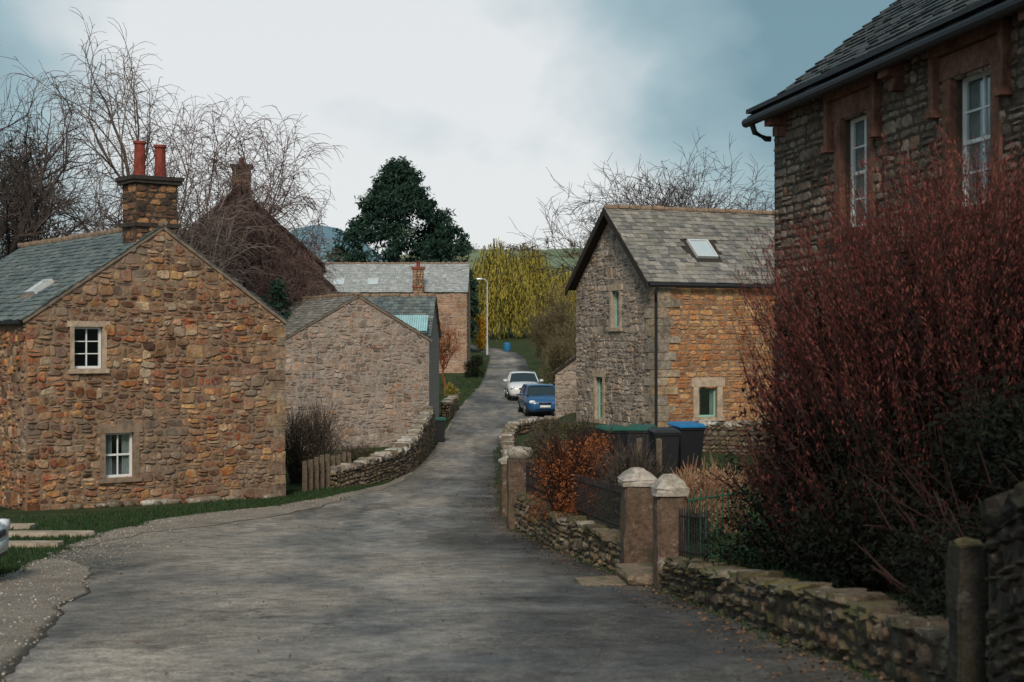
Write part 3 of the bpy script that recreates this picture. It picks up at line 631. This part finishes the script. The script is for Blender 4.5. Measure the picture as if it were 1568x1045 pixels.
# ---------------------------------------------------------------- bins
def wheelie(name,x,y,z,rot,body,lid,s=1.0):
    par=empty(name,(x,y,z)); a=V(math.cos(rot),math.sin(rot),0); b=V(-a.y,a.x,0); o=V(x,y,z); mb=MB()
    vs=[]
    for zz,w,d in ((.04,.22,.25),(.1,.235,.27),(.9,.28,.34),(.93,.30,.36),(.97,.30,.36)):
        for sx,sy in ((-1,-1),(1,-1),(1,1),(-1,1)): vs.append(o+a*sx*w*s+b*sy*d*s+V(0,0,zz*s))
    fs=[(i*4+j,i*4+(j+1)%4,(i+1)*4+(j+1)%4,(i+1)*4+j) for i in range(4) for j in range(4)]+[(3,2,1,0)]
    mb.add(vs,fs,0)
    for sx in (-1,1): tube(mb,[o+a*sx*.26*s+b*.28*s+V(0,0,.1*s),o+a*sx*.2*s+b*.28*s+V(0,0,.1*s)],[.1*s]*2,12,0,cap=True)
    mb.obj('body',[M[body]],par); mb=MB()
    vs=[]
    for zz,w,d in ((.972,.315,.38),(1.0,.315,.38),(1.05,.27,.33)):
        for sx,sy in ((-1,-1),(1,-1),(1,1),(-1,1)): vs.append(o+a*sx*w*s+b*sy*d*s+V(0,0,(zz+(.03 if sy>0 else 0))*s))
    fs=[(i*4+j,i*4+(j+1)%4,(i+1)*4+(j+1)%4,(i+1)*4+j) for i in range(2) for j in range(4)]+[(8,9,10,11)]
    mb.add(vs,fs,0); tube(mb,[o+a*-.25*s+b*.42*s+V(0,0,1.0*s),o+a*.25*s+b*.42*s+V(0,0,1.0*s)],[.02]*2,6)
    mb.obj('lid',[M[lid]],par)
wheelie('wheelie_bin',3.88,31.6,-2.88,.25,'bin_k','bin_bl',1.0)
wheelie('wheelie_bin',3.32,31.0,-2.92,.1,'bin_k','bin_k',.95)
wheelie('wheelie_bin',2.95,32.5,-3.0,-.2,'bin_k','bin_g',1.0)
wheelie('wheelie_bin',2.35,33.2,-3.05,.3,'bin_k','bin_g',1.0)
wheelie('wheelie_bin',-3.1,60.0,-4.3,0,'bin_k','bin_g',1.0)
wheelie('wheelie_bin',-13.0,34.0,-4.15,.2,'bin_k','pot',1.0)
for (x,y) in ((2.7,30.2),(3.1,30.0)):
    mb=MB(); lump(mb,V(x,y,-2.6),V(.06,0,0),V(0,.06,0),V(0,0,.55),.03,0,.5,.1); mb.obj('timber_post',[M['wood']])
par=empty('timber_fence',(-6.0,41,-4.5)); mb=MB()
for i in range(9):
    p=V(-6.0+.12*i,41.2+.35*i,-4.5); lump(mb,p+V(0,0,.45),V(.07,0,0),V(0,.05,0),V(0,0,.6+R(-.08,.08)),.03,0,.5,.08)
tube(mb,[V(-6.05,41.2,-3.85),V(-5.0,44.2,-3.85)],[.04,.04],4)
mb.obj('boards',[M['wood']],par)
for (x,y,a,b,zo) in ((-9.35,28.2,1.05,.2,.03),(-8.95,25.6,.85,.18,.03),(-10.6,30.3,.4,.2,.02)):
    mb=MB(); lump(mb,V(x,y,zr(y)+zo),V(a,.02,0),V(0,b,0),V(0,0,.07),.03,0,.5,.1); mb.obj('stone_slab',[M['slab']])
par=empty('street_lamp',(-2.35,135,-1.6)); mb=MB(); b=V(-2.35,135,-1.6)
tube(mb,[b,b+V(0,0,1.2),b+V(0,0,1.25),b+V(0,0,7.2),b+V(-.15,0,7.45),b+V(-.6,0,7.5)],[.1,.1,.07,.05,.04,.04],8)
mb.obj('column',[M['sky_fr']],par); mb=MB(); lump(mb,b+V(-.75,0,7.5),V(.3,0,0),V(0,.12,0),V(0,0,.08),.02,0,.5,.4); mb.obj('lantern',[M['lamp']],par)
mb=MB(); tube(mb,[V(-.5,141,-1),V(-.5,141,-.9),V(-.5,141,-.5),V(-.5,141,-.25),V(-.5,141,-.15)],[.3,.34,.36,.34,.3],12,cap=True); mb.obj('blue_barrel',[M['blueb']])

# ---------------------------------------------------------------- cars
def car(name,x,y,z,rot,pm,s=1.0):
    par=empty(name,(x,y,z)); ca,sa=math.cos(rot),math.sin(rot)
    T=lambda p: V(x+(p[0]*ca-p[1]*sa)*s, y+(p[0]*sa+p[1]*ca)*s, z+p[2]*s)
    ST=[(-2.02,.50,.34,.60),(-1.98,.66,.27,.68),(-1.85,.79,.20,.76),(-1.5,.86,.18,.86),(-1.0,.88,.18,.95),(-.3,.89,.18,.97),(.6,.89,.18,.98),(1.3,.88,.18,1.0),(1.7,.84,.22,.99),(1.9,.76,.3,.92),(1.96,.6,.4,.85)]
    mb=MB(); rings=[]
    for (yy,w,zb,zt) in ST:
        h=zt-zb
        rings.append([(-w*.86,zb),(-w*.97,zb+h*.18),(-w,zb+h*.5),(-w*.98,zb+h*.72),(-w*.9,zb+h*.93),(-w*.7,zt),(0,zt+.025),(w*.7,zt),(w*.9,zb+h*.93),(w*.98,zb+h*.72),(w,zb+h*.5),(w*.97,zb+h*.18),(w*.86,zb)])
    vs=[T((a,ST[i][0],b)) for i,rg in enumerate(rings) for a,b in rg]; n=13
    fs=[(i*n+j,i*n+(j+1)%n,(i+1)*n+(j+1)%n,(i+1)*n+j) for i in range(len(ST)-1) for j in range(n)]+[tuple(range(n))[::-1],tuple((len(ST)-1)*n+j for j in range(n))]
    mb.add(vs,fs,0)
    mb.obj('body',[M[pm]],par,True)
    mb=MB()
    C=[(-1.08,.76,.93),(-.35,.62,1.40),(.9,.62,1.43),(1.55,.64,1.25),(1.82,.72,.95)]
    base=[(-1.08,.76,.93),(-.35,.80,.94),(.9,.80,.96),(1.55,.78,.97),(1.82,.72,.95)]
    vs=[]
    for (a,b) in zip(C,base):
        for sg in (-1,1): vs.append(T((sg*a[1],a[0],a[2])))
        for sg in (-1,1): vs.append(T((sg*b[1],b[0],b[2])))
    fs=[]
    for i in range(4):
        p=i*4;q=p+4; fs+= [(p,p+1,q+1,q),(p,q,q+2,p+2),(p+1,p+3,q+3,q+1)]
    mb.add(vs,fs,0); mb.obj('glazing',[M['cglass']],par)
    mb=MB(); vs=[]
    for (yy,w,zz) in ((-.42,.60,1.385),(-.3,.625,1.425),(.3,.63,1.455),(.95,.63,1.45),(1.5,.63,1.30),(1.55,.6,1.24)):
        for k in (-1,-.8,0,.8,1): vs.append(T((w*k,yy,zz+(.02*(1-k*k))-.03*(abs(k)==1))))
    fs=[(i*5+j,i*5+j+1,(i+1)*5+j+1,(i+1)*5+j) for i in range(5) for j in range(4)]; mb.add(vs,fs,0)
    for sg in (-1,1):
        tube(mb,[T((sg*.79,-1.12,.93)),T((sg*.64,-.38,1.40)),T((sg*.645,.9,1.43)),T((sg*.66,1.55,1.24)),T((sg*.74,1.82,.95))],[.035*s]*5,6)
        tube(mb,[T((sg*.81,.35,.95)),T((sg*.65,.35,1.42))],[.035*s]*2,6)
        lump(mb,T((sg*.98,-.75,1.0)),V(.11*s,0,0),V(0,.06*s,0),V(0,0,.07*s),.03,0,.5,.5)
    mb.obj('roof_and_pillars',[M[pm]],par,True)
    mb=MB()
    for sg in (-1,1):
        lump(mb,T((sg*.62,-1.90,.66)),V(ca,sa,0)*.16*s,V(-sa,ca,0)*.1*s,V(0,0,.085*s),.02,0,.5,.5)
    lump(mb,T((0,-2.035,.45)),V(ca,sa,0)*.26*s,V(-sa,ca,0)*.015*s,V(0,0,.055*s),.0,1,.5,.05)
    lump(mb,T((0,-2.0,.60)),V(ca,sa,0)*.32*s,V(-sa,ca,0)*.04*s,V(0,0,.045*s),.0,2,.5,.2)
    lump(mb,T((0,-1.97,.33)),V(ca,sa,0)*.5*s,V(-sa,ca,0)*.05*s,V(0,0,.055*s),.0,2,.5,.3)
    for sg in (-1,1): lump(mb,T((sg*.6,-1.9,.38)),V(ca,sa,0)*.09*s,V(-sa,ca,0)*.06*s,V(0,0,.06*s),.0,2,.5,.6)
    tube(mb,[T((-.5,-1.12,.955)),T((0.1,-1.0,1.0))],[.012]*2,4,2)
    mb.obj('lights_grille_plate',[M['lamp'],M['plate'],M['bin_k']],par,True)
    mb=MB()
    for yy in (-1.3,1.25):
        for sg in (-1,1):
            tube(mb,[T((sg*.68,yy,.31)),T((sg*.70,yy,.31)),T((sg*.88,yy,.31)),T((sg*.90,yy,.31))],[.28*s,.31*s,.31*s,.28*s],20,0,cap=True)
            tube(mb,[T((sg*.895,yy,.31)),T((sg*.91,yy,.31))],[.2*s]*2,12,1,cap=True)
    mb.obj('wheels',[M['tyre'],M['rim']],par)
car('blue_hatchback',1.42,73.5,zr(73.5)+.01,.12,'p_blue',1.05)
car('white_hatchback',.62,83.5,zr(83.5)+.01,.05,'p_white',1.08)
car('silver_parked_car',-8.93,19.0,zr(19.0)+.03,math.pi/2+.1,'p_sil')

# ---------------------------------------------------------------- vegetation
def rv(): return V(R(-1,1),R(-1,1),R(-1,1))
def grow(mb,p,d,L,r,dep,mx,up,wob,ang,kids,shr,minr):
    n=4 if dep<2 else 3; pts=[p];rad=[r]
    for i in range(n):
        d=(d+rv()*wob+V(0,0,up[dep])).normalized(); p=p+d*(L/n); pts.append(p); rad.append(max(minr*.6,r*(1-.5*(i+1)/n)))
    tube(mb,pts,rad,6 if r>.06 else 3,0,random.random())
    if dep>=mx: return
    k=kids[dep]
    for i in range(k):
        tt=R(.25,1) if i<k-1 else 1.0
        f=tt*n; j=min(int(f),n-1); q=pts[j].lerp(pts[j+1],f-j)
        dd=(d+ (rv().cross(d)).normalized()*R(*ang)).normalized()
        grow(mb,q,dd,L*R(*shr),max(minr,rad[j]*(.62 if i<k-1 else .8)),dep+1,mx,up,wob,ang,kids,shr,minr)
def bare_tree(name,x,y,h,r,mat='bark',kids=(6,5,4,4,3),up=(.1,.12,.08,.02,-.02,-.05),wob=.22,ang=(.5,1.1),shr=(.5,.75),minr=.012,lean=(0,0),z=None,frac=.42,mx=5):
    z=gz(x,y)-.2 if z is None else z
    mb=MB(); grow(mb,V(x,y,z),V(lean[0],lean[1],1).normalized(),h*frac,r,0,mx,up,wob,ang,kids,shr,minr); return mb.obj(name,[M[mat]])
bare_tree('bare_tree',-19.8,56,18.5,.30,kids=(7,6,5,4,3),minr=.012)
bare_tree('bare_tree',-22.5,60,17.5,.28,kids=(7,5,5,4,3),minr=.012)
bare_tree('bare_tree',-17.0,64,13,.22,kids=(6,5,5,4,3),minr=.012)
bd=dict(up=(.15,.3,.25,.05,-.15,-.35),ang=(.35,.8),minr=.013)
bare_tree('silver_birch',-14.2,60,17.5,.26,'bark_b',kids=(9,6,5,5,3),lean=(-.03,0),**bd)
bare_tree('silver_birch',-12.6,64,15,.20,'bark_r',kids=(8,6,5,4,3),lean=(.02,0),**bd)
bare_tree('silver_birch',-10.7,63,11.5,.15,'bark_r',kids=(8,6,5,4,3),frac=.4,**bd)
bare_tree('bare_tree',5.0,76,20.5,.19,kids=(8,6,5,4,3),minr=.014,lean=(-.02,0),frac=.36)
bare_tree('bare_tree',8.4,80,17,.17,kids=(7,5,5,4,3),minr=.014,frac=.38)
bare_tree('bare_tree',11.6,66,12.5,.15,kids=(6,5,4,4,3),minr=.012)
bare_tree('budding_tree',-4.3,92,5.8,.1,'l_org',kids=(7,5,4,3,2),minr=.013,up=(.1,.3,.2,.1,.05,0),frac=.35)
bare_tree('bare_tree',4.0,98,10,.14,'l_tw',kids=(7,6,5,4,3),minr=.014,frac=.35)
bare_tree('bare_tree',2.9,118,7,.14,'l_tw',kids=(7,6,4,4,2),minr=.018,frac=.35)
bare_tree('bare_tree',-20,150,11,.25,'bark_r',kids=(7,5,4,3,2),minr=.025)
bare_tree('bare_tree',13,120,12,.25,'bark',kids=(7,5,4,3,2),minr=.02)
def leafcloud(mb,clumps,per,size,el=1.0,m=0,down=0,shell=.5):
    for (c,rx,ry,rz,base) in clumps:
        for _ in range(per):
            d=rv(); l=d.length
            if l<.05: continue
            d/=l; q=random.random()**shell
            p=V(c[0]+d.x*rx*q,c[1]+d.y*ry*q,c[2]+d.z*rz*q)
            a=(rv()+d*.6+V(0,0,-down)).normalized(); b=a.cross(rv()).normalized(); s=size*R(.5,1.2)
            a*=s*el; b*=s*.5
            mb.add([p-a*.5-b*.2,p+b*.5,p+a*.5+b*.1,p-b*.5],[(0,1,2,3)],m,min(1,max(0,base+R(-.25,.25)+.15*d.z)))
def crown(cx,cy,z0,z1,prof,n,cr,inner=.75):
    out=[]
    for _ in range(n):
        t=random.random()**.8; a=R(0,2*math.pi); rr=prof(t)*(1+.4*noise.noise(V(math.cos(a)*1.3+cx,math.sin(a)*1.3,t*4+cx)))*R(inner,1.0)
        s=cr*R(.6,1.3); out.append(((cx+rr*math.cos(a),cy+rr*math.sin(a),z0+(z1-z0)*t),s,s,s*.8,R(.05,.9)))
    return out
def evergreen(name,x,y,zt,rad,n,cr,per,size,mat='l_con',z0off=1,prof=None):
    z0=gz(x,y); par=empty(name,(x,y,z0)); mb=MB(); tube(mb,[V(x,y,z0-.3),V(x,y,z0+(zt-z0)*.5),V(x,y,zt-1)],[rad*.07,rad*.045,.04],8)
    for i in range(24):
        t=R(.15,.9); a=R(0,6.3); p=V(x,y,z0+(zt-z0)*t); q=p+V(math.cos(a),math.sin(a),.1)*rad*.7*(1-t); tube(mb,[p,q],[.06,.02],4)
    mb.obj('trunk',[M['bark']],par)
    prof=prof or (lambda t: rad*(math.sin(min(1,(t+.12)*1.5)*math.pi/2))*(1-t**2.8)**.7)
    mb=MB(); leafcloud(mb,crown(x,y,z0+z0off,zt-cr*.5,prof,n,cr,.6),per,size,1.6,0,.4); mb.obj('foliage',[M[mat]],par)
evergreen('cedar_tree',-11.3,140,17.9,5.9,400,1.05,100,.36)
evergreen('evergreen_tree',-6.0,138,12,2.8,80,.9,90,.36)
evergreen('evergreen_tree',-4.6,137,7.8,1.3,50,.7,80,.35)
evergreen('evergreen_shrub',-9.9,60,2.6,.8,40,.4,90,.16)
evergreen('evergreen_shrub',-10.8,60.6,1.9,.8,40,.4,90,.16)
def willow(name,x,y,h,rad,n=230,mat='l_will'):
    z0=gz(x,y); par=empty(name,(x,y,z0)); mb=MB(); tube(mb,[V(x,y,z0-.3),V(x,y,z0+h*.35),V(x,y,z0+h*.6)],[.35,.25,.15],7); ml=MB()
    for i in range(n):
        a=R(0,6.283); rr=rad*math.sqrt(random.random()); top=z0+h*(1-.38*(rr/rad)**2)*R(.72,1.0)
        p0=V(x,y,z0+h*R(.3,.6)); p1=V(x+rr*math.cos(a)*.75,y+rr*math.sin(a)*.75,top); ln=R(.55,1.0)*(top-z0)
        p2=V(x+rr*math.cos(a),y+rr*math.sin(a),top-ln*.4); p3=p2+V(R(-.4,.4),R(-.4,.4),-ln*.6)
        if i%4==0: tube(mb,[p0,p1],[.07,.03],3)
        tube(mb,[p1,p2,p3],[.04,.03,.015],3); bs=R(0,.7)
        for k in range(58):
            t=random.random(); q=(p1.lerp(p2,t*2) if t<.5 else p2.lerp(p3,t*2-1))+rv()*.38
            b=V(R(-1,1),R(-1,1),0).normalized()*.05; L=V(R(-.08,.08),R(-.08,.08),-R(.25,.6)); ml.add([q-b,q+b,q+L],[(0,1,2)],0,bs+R(0,.3))
    mb.obj('branches',[M['l_oliv']],par); ml.obj('foliage',[M[mat]],par)
willow('willow_tree',-1.8,166,12,4.3,290); willow('willow_tree',2.2,171,11.5,4.2,240); willow('willow_tree',-5.5,174,8.5,3.2,100); willow('willow_tree',6.8,176,9,3.4,130)
def shrub(name,x,y,z0,rx,ry,h,mat,per=1500,size=.06,nc=14,stem=60,stemmat='bark',el=1.5):
    par=empty(name,(x,y,z0)); mb=MB()
    cl=[]
    for _ in range(nc):
        a=R(0,6.28); q=R(0,.75); t=R(.15,.85); k=math.sqrt(max(.1,1-(t*.9)**2)); cl.append(((x+rx*q*k*math.cos(a),y+ry*q*k*math.sin(a),z0+h*t),rx*.38,ry*.38,h*.24,R(.2,.8)))
    leafcloud(mb,cl,per//nc,size,el,0,0,.6); mb.obj('foliage',[M[mat]],par)
    mb=MB()
    for _ in range(stem):
        a=R(0,6.28);q=R(.2,1.05);b=V(x+R(-.2,.2)*rx,y+R(-.2,.2)*ry,z0-.05); tp=V(x+rx*q*math.cos(a),y+ry*q*math.sin(a),z0+h*R(.7,1.12)*math.sqrt(max(.15,1-.7*q*q)))
        m=b.lerp(tp,.5)+V(0,0,h*.1); tube(mb,[b,m,tp],[.018,.01,.004],3)
        for k in range(2):
            q1=m.lerp(tp,R(.2,.8)); tube(mb,[q1,q1+(tp-m).normalized()*h*.25+rv()*h*.15],[.007,.003],3)
    mb.obj('stems',[M[stemmat]],par)
shrub('rust_shrub',.95,25.4,-3.2,.85,1.2,1.5,'l_org',10000,.045,26,120,'bark_dk')
shrub('rust_shrub',1.55,27.5,-3.1,.7,.9,1.35,'l_org',5000,.045,16,70,'bark_dk')
shrub('dark_shrub',2.1,24.8,-3.1,.75,1.3,1.25,'l_oliv',5000,.05,18,200)
shrub('hedge',.9,36,-3.6,.9,2.4,1.3,'l_oliv',8000,.07,24,140)
shrub('hedge',1.6,41,-3.5,1.3,2.5,1.3,'l_oliv',8000,.08,24,140)
shrub('hedge',2.3,36.5,-3.1,1.2,1.5,.9,'l_dark',5000,.08,18,80)
shrub('dry_hydrangea',2.75,21.5,-2.95,.6,.6,1.0,'l_tan',3600,.045,20,130,'l_tan')
shrub('dry_hydrangea',3.4,22.3,-2.95,.5,.6,.95,'l_tan',2200,.045,14,80,'l_tan')
shrub('dark_shrub',2.5,20.8,-3.0,.5,.5,.5,'l_dark',1500,.05,10,40)
shrub('bare_shrub',-5.9,43.6,-4.5,.85,.9,2.4,'l_tw',4500,.05,26,120,'bark')
shrub('bare_shrub',-6.8,45.0,-4.5,.9,.9,2.3,'l_tw',4000,.05,26,120,'bark')
shrub('dark_shrub',-5.3,47,-4.4,1.0,1.2,1.0,'l_oliv',3000,.07,16,160)
shrub('round_evergreen_bush',-2.75,103,-2.8,.85,.8,1.75,'l_dark',3500,.12,20,20)
shrub('yellow_bush',-3.55,82,-3.5,.55,.6,1.1,'l_will',1600,.08,14,30)
shrub('green_shrub',-4.3,78,-3.6,.8,.8,1.2,'l_grn',1600,.08,14,30)
shrub('forsythia_bush',-3.1,143,-1.0,1.1,1.2,3.6,'l_yel',3000,.16,22,30)
shrub('bramble_hedge',3.2,92,-3,1.5,3.5,3.2,'l_tw',6000,.10,30,350,'l_tw')
shrub('bramble_hedge',4.5,112,-2.5,2.0,4,4.2,'l_tw',6000,.12,30,300,'l_tw')
shrub('bramble_hedge',3.2,132,-1.5,1.6,4,3.0,'l_tw',5000,.14,24,200,'l_tw')
shrub('ivy_mass',-21.3,62,-2,3.2,2.5,10.8,'l_ivy',14000,.14,50,200)
shrub('bramble_hedge',-16.5,68,-3,4.5,2.5,6.5,'l_ivy',9000,.12,40,400,'bark_r')
shrub('bramble_hedge',-9.5,130,-2,3.5,3,6,'l_oliv',4000,.2,24,200)
shrub('dark_yew_shrub',3.35,13.6,-2.4,1.15,2.2,2.0,'l_yew',22000,.05,40,40,'bark_dk')
shrub('dark_yew_shrub',4.3,11.3,-2.2,1.4,1.9,1.9,'l_yew',22000,.05,40,40,'bark_dk')
shrub('dark_yew_shrub',3.35,16.3,-2.7,1.3,1.3,1.7,'l_yew',12000,.05,30,40,'bark_dk')
shrub('dark_yew_shrub',3.35,10.4,-2.25,.7,1.3,1.0,'l_yew',14000,.045,30,40,'bark_dk')
# red bush
cx,cy,cz=4.55,14.2,-2.4
par=empty('red_twig_bush',(cx,cy,cz)); mc=MB(); cl=[]
for _ in range(130):
    d=rv()
    while d.length>1: d=rv()
    cl.append(((cx+d.x*1.95,cy+d.y*2.0,-.65+d.z*1.35),.5,.5,.5,R(.2,.8)))
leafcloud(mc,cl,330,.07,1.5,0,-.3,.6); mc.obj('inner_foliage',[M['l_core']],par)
ms=MB(); ml=MB()
for i in range(2800):
    a=R(0,6.283); q=random.random()**.45
    dx,dy=math.cos(a)*q,math.sin(a)*q
    hgt=4.3*math.sqrt(max(.05,1-.42*q*q))*R(.66,1.06)+.12*dx*2
    hgt*=1+.10*noise.noise(V(dx*3,dy*3,1))
    lean=V(dx*.9+R(-.4,.4),dy*.9+R(-.4,.4),1.15+R(-.2,.2)).normalized()
    tp=V(cx+dx*2.35,cy+dy*2.3,cz+hgt)
    if q>.6 and random.random()<.45: tp.z=cz+R(1.0,hgt)
    LN=R(.7,1.3); bs=tp-lean*LN+V(0,0,-.15); b0=V(cx+dx*1.2,cy+dy*1.2,max(cz+.3,bs.z-.9))
    P=[b0,bs,bs.lerp(tp,.5)+V(dx,dy,0)*.08,tp]
    tube(ms,P,[.007,.005,.0035,.0018],3,0,random.random())
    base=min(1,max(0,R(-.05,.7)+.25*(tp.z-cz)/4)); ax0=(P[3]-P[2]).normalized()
    for k in range(28):
        t=random.random()**.6; seg=P[1].lerp(P[2],t*2) if t<.5 else P[2].lerp(P[3],t*2-1)
        p=seg+rv()*.04; ax=(ax0+rv()*.55).normalized()*R(.03,.075); sd=ax.cross(rv()).normalized()*R(.003,.008)
        ml.add([p-sd,p+ax*.5,p+sd,p-ax*.5],[(0,1,2,3)],0,min(1,max(0,base+R(-.2,.2))))
ms.obj('twigs',[M['bark_dk']],par); ml.obj('foliage',[M['l_red']],par)
# distant woodland
par=empty('distant_trees',(0,440,28)); mb=MB()
for _ in range(60):
    x=R(-90,140); y=R(330,470); z=gz(x,y); hh=R(2.5,6.5)
    grow(mb,V(x,y,z-.5),V(0,0,1),hh*.4,.15,0,3,(.1,.2,.15,.1),.3,(.5,1.1),(5,4,3),(.5,.8),.05)
mb.obj('branches',[M['bark_r']],par)
mb=MB(); cl=[]
for _ in range(260):
    x=R(-60,120); y=random.choice((215,250,300,350,400))+x*.15+R(-4,4); cl.append(((x,y,gz(x,y)+.8),R(2,5),2,R(1,2.4),R(.1,.9)))
leafcloud(mb,cl,70,.8,1.2); mb.obj('distant_hedgerow',[M['l_tw']])

# grass blades
mb=MB()
def tuft(x,y,hh,n):
    z=gz(x,y)
    for _ in range(n):
        bx,by=x+R(-.08,.08),y+R(-.08,.08); h=hh*R(.5,1.3); w=R(.005,.010)*(1+y/50); a=R(0,6.28); l=V(R(-.5,.5)*h,R(-.5,.5)*h,h); d=V(math.cos(a)*w,math.sin(a)*w,0); p=V(bx,by,z)
        mb.add([p-d,p+d,p+l],[(0,1,2)],0,random.random())
for _ in range(5200):
    y=R(17,42); le=itp(LE,y)+jag(y,1,.3); x=le-abs(random.gauss(0,1.6))+.12
    if y>34 and x<le-2.5: continue
    tuft(x,y,R(.04,.10),5)
for _ in range(1800):
    y=R(40,70); x=itp(LE,y)+R(-1.2,.1)*(1 if y<50 else .35); tuft(x,y,R(.06,.14),5)
for _ in range(700):
    y=R(70,125); tuft(itp(LE,y)-abs(random.gauss(0,1.2)),y,R(.08,.16),5)
for _ in range(900):
    y=R(8,60)
    if 18.2<y<20.2: continue
    tuft(itp(XW,y)+R(-.12,.1),y,R(.03,.09),5)
for _ in range(500):
    y=R(13,30); tuft(itp(XW,y)+R(.45,1.6),y,R(.06,.16),6)
mb.obj('grass',[M['grass']])
mb=MB()
for _ in range(2600):
    y=R(7,45); x=itp(XW,y)-abs(random.gauss(0,.38))+.05
    if random.random()<.12: x=R(itp(LE,y),itp(XW,y))
    z=zr(y)+.025; a=R(0,6.28); s=R(.010,.028); p=V(x,y,z)
    u=V(math.cos(a)*s,math.sin(a)*s,R(0,.01)); v=V(-math.sin(a)*s*.6,math.cos(a)*s*.6,R(0,.012)); mb.add([p-u,p-v,p+u,p+v],[(0,1,2,3)],0,random.random())
mb.obj('leaf_litter',[M['litter']])
mb=MB()
for _ in range(3500):
    y=R(8,40); side=random.random()
    x=(itp(DR,y)-abs(random.gauss(0,.8))) if y<23 and side<.5 else (itp(LE,y)+abs(random.gauss(0,.7))+.1)
    z=zr(y)+.022; s=R(.008,.02); a=R(0,6.28); u=V(math.cos(a),math.sin(a),0)*s; v=V(-math.sin(a),math.cos(a),0)*s*.8
    c=V(x,y,z); mb.add([c-u,c-v,c+u,c+v,c+V(0,0,s*.9)],[(0,1,4),(1,2,4),(2,3,4),(3,0,4)],0,random.random())
mb.obj('loose_gravel',[M['cope']])

# ---------------------------------------------------------------- world, sun, camera
w=bpy.data.worlds.new('World'); sc.world=w; w.use_nodes=True; nt=w.node_tree; N=nt.nodes; Lk=nt.links
bg=N['Background']; sky=N.new('ShaderNodeTexSky'); sky.sky_type='NISHITA'; sky.sun_disc=False
el=math.radians(38); az=math.radians(184); sky.sun_elevation=el; sky.sun_rotation=az; sky.air_density=1.2; sky.dust_density=1.0
S=V(math.sin(az)*math.cos(el),math.cos(az)*math.cos(el),math.sin(el))
tc=N.new('ShaderNodeTexCoord'); mp=N.new('ShaderNodeMapping'); mp.inputs['Scale'].default_value=(1,1,1.7); mp.inputs['Location'].default_value=(.35,0,.1)
Lk.new(tc.outputs['Generated'],mp.inputs['Vector'])
nz=N.new('ShaderNodeTexNoise'); nz.inputs['Scale'].default_value=4.6; nz.inputs['Detail'].default_value=5; nz.inputs['Roughness'].default_value=.5; nz.inputs['Distortion'].default_value=.25; Lk.new(mp.outputs[0],nz.inputs['Vector'])
def dotr(vec,a,b,o):
    dt=N.new('ShaderNodeVectorMath'); dt.operation='DOT_PRODUCT'; Lk.new(tc.outputs['Generated'],dt.inputs[0]); dt.inputs[1].default_value=tuple(vec.normalized())
    m1=N.new('ShaderNodeMapRange'); m1.interpolation_type='SMOOTHSTEP'; Lk.new(dt.outputs['Value'],m1.inputs[0]); m1.inputs[1].default_value=a; m1.inputs[2].default_value=b; m1.inputs[3].default_value=0; m1.inputs[4].default_value=o
    return m1.outputs[0]
def add(a,b):
    n=N.new('ShaderNodeMath'); n.operation='ADD'; Lk.new(a,n.inputs[0]); Lk.new(b,n.inputs[1]); return n.outputs[0]
m2=N.new('ShaderNodeMath'); m2.operation='MULTIPLY_ADD'; Lk.new(nz.outputs['Fac'],m2.inputs[0]); m2.inputs[1].default_value=1.9; m2.inputs[2].default_value=-.98
sp=N.new('ShaderNodeSeparateXYZ'); Lk.new(tc.outputs['Generated'],sp.inputs[0])
m4=N.new('ShaderNodeMapRange'); Lk.new(sp.outputs[2],m4.inputs[0]); m4.inputs[1].default_value=.02; m4.inputs[2].default_value=.16; m4.inputs[3].default_value=.50; m4.inputs[4].default_value=0
s=add(add(add(dotr(V(-.085,1,.14),.957,1.0,.95),dotr(S,.2,1.0,.8)),m2.outputs[0]),m4.outputs[0])
cr=N.new('ShaderNodeValToRGB'); cr.color_ramp.elements[0].position=.0; cr.color_ramp.elements[0].color=(.175,.30,.36,1)
cr.color_ramp.elements[1].position=.95; cr.color_ramp.elements[1].color=(.80,.82,.83,1)
e=cr.color_ramp.elements.new(.45); e.color=(.37,.50,.55,1)
Lk.new(s,cr.inputs[0])
mm=N.new('ShaderNodeVectorMath'); mm.operation='SCALE'; mm.inputs['Scale'].default_value=10; Lk.new(cr.outputs[0],mm.inputs[0])
mx=N.new('ShaderNodeMix'); mx.data_type='RGBA'; mx.inputs[0].default_value=.92; Lk.new(sky.outputs[0],mx.inputs[6]); Lk.new(mm.outputs[0],mx.inputs[7])
Lk.new(mx.outputs[2],bg.inputs['Color']); bg.inputs['Strength'].default_value=.1
sd=bpy.data.lights.new('sun','SUN'); sd.energy=2.5; sd.angle=math.radians(14); sd.color=(1,.88,.74)
so=bpy.data.objects.new('sun',sd); sc.collection.objects.link(so); so.rotation_euler=S.to_track_quat('Z','Y').to_euler()
cd=bpy.data.cameras.new('camera'); cd.lens=50; cd.sensor_width=36; cd.clip_end=8000; cd.clip_start=.1
cd.dof.use_dof=True; cd.dof.focus_distance=42; cd.dof.aperture_fstop=2.8
co=bpy.data.objects.new('camera',cd); sc.collection.objects.link(co); co.location=(0,0,0); co.rotation_euler=(math.pi/2,0,0); sc.camera=co
print('verts',sum(len(o.data.vertices) for o in sc.objects if o.type=='MESH'))
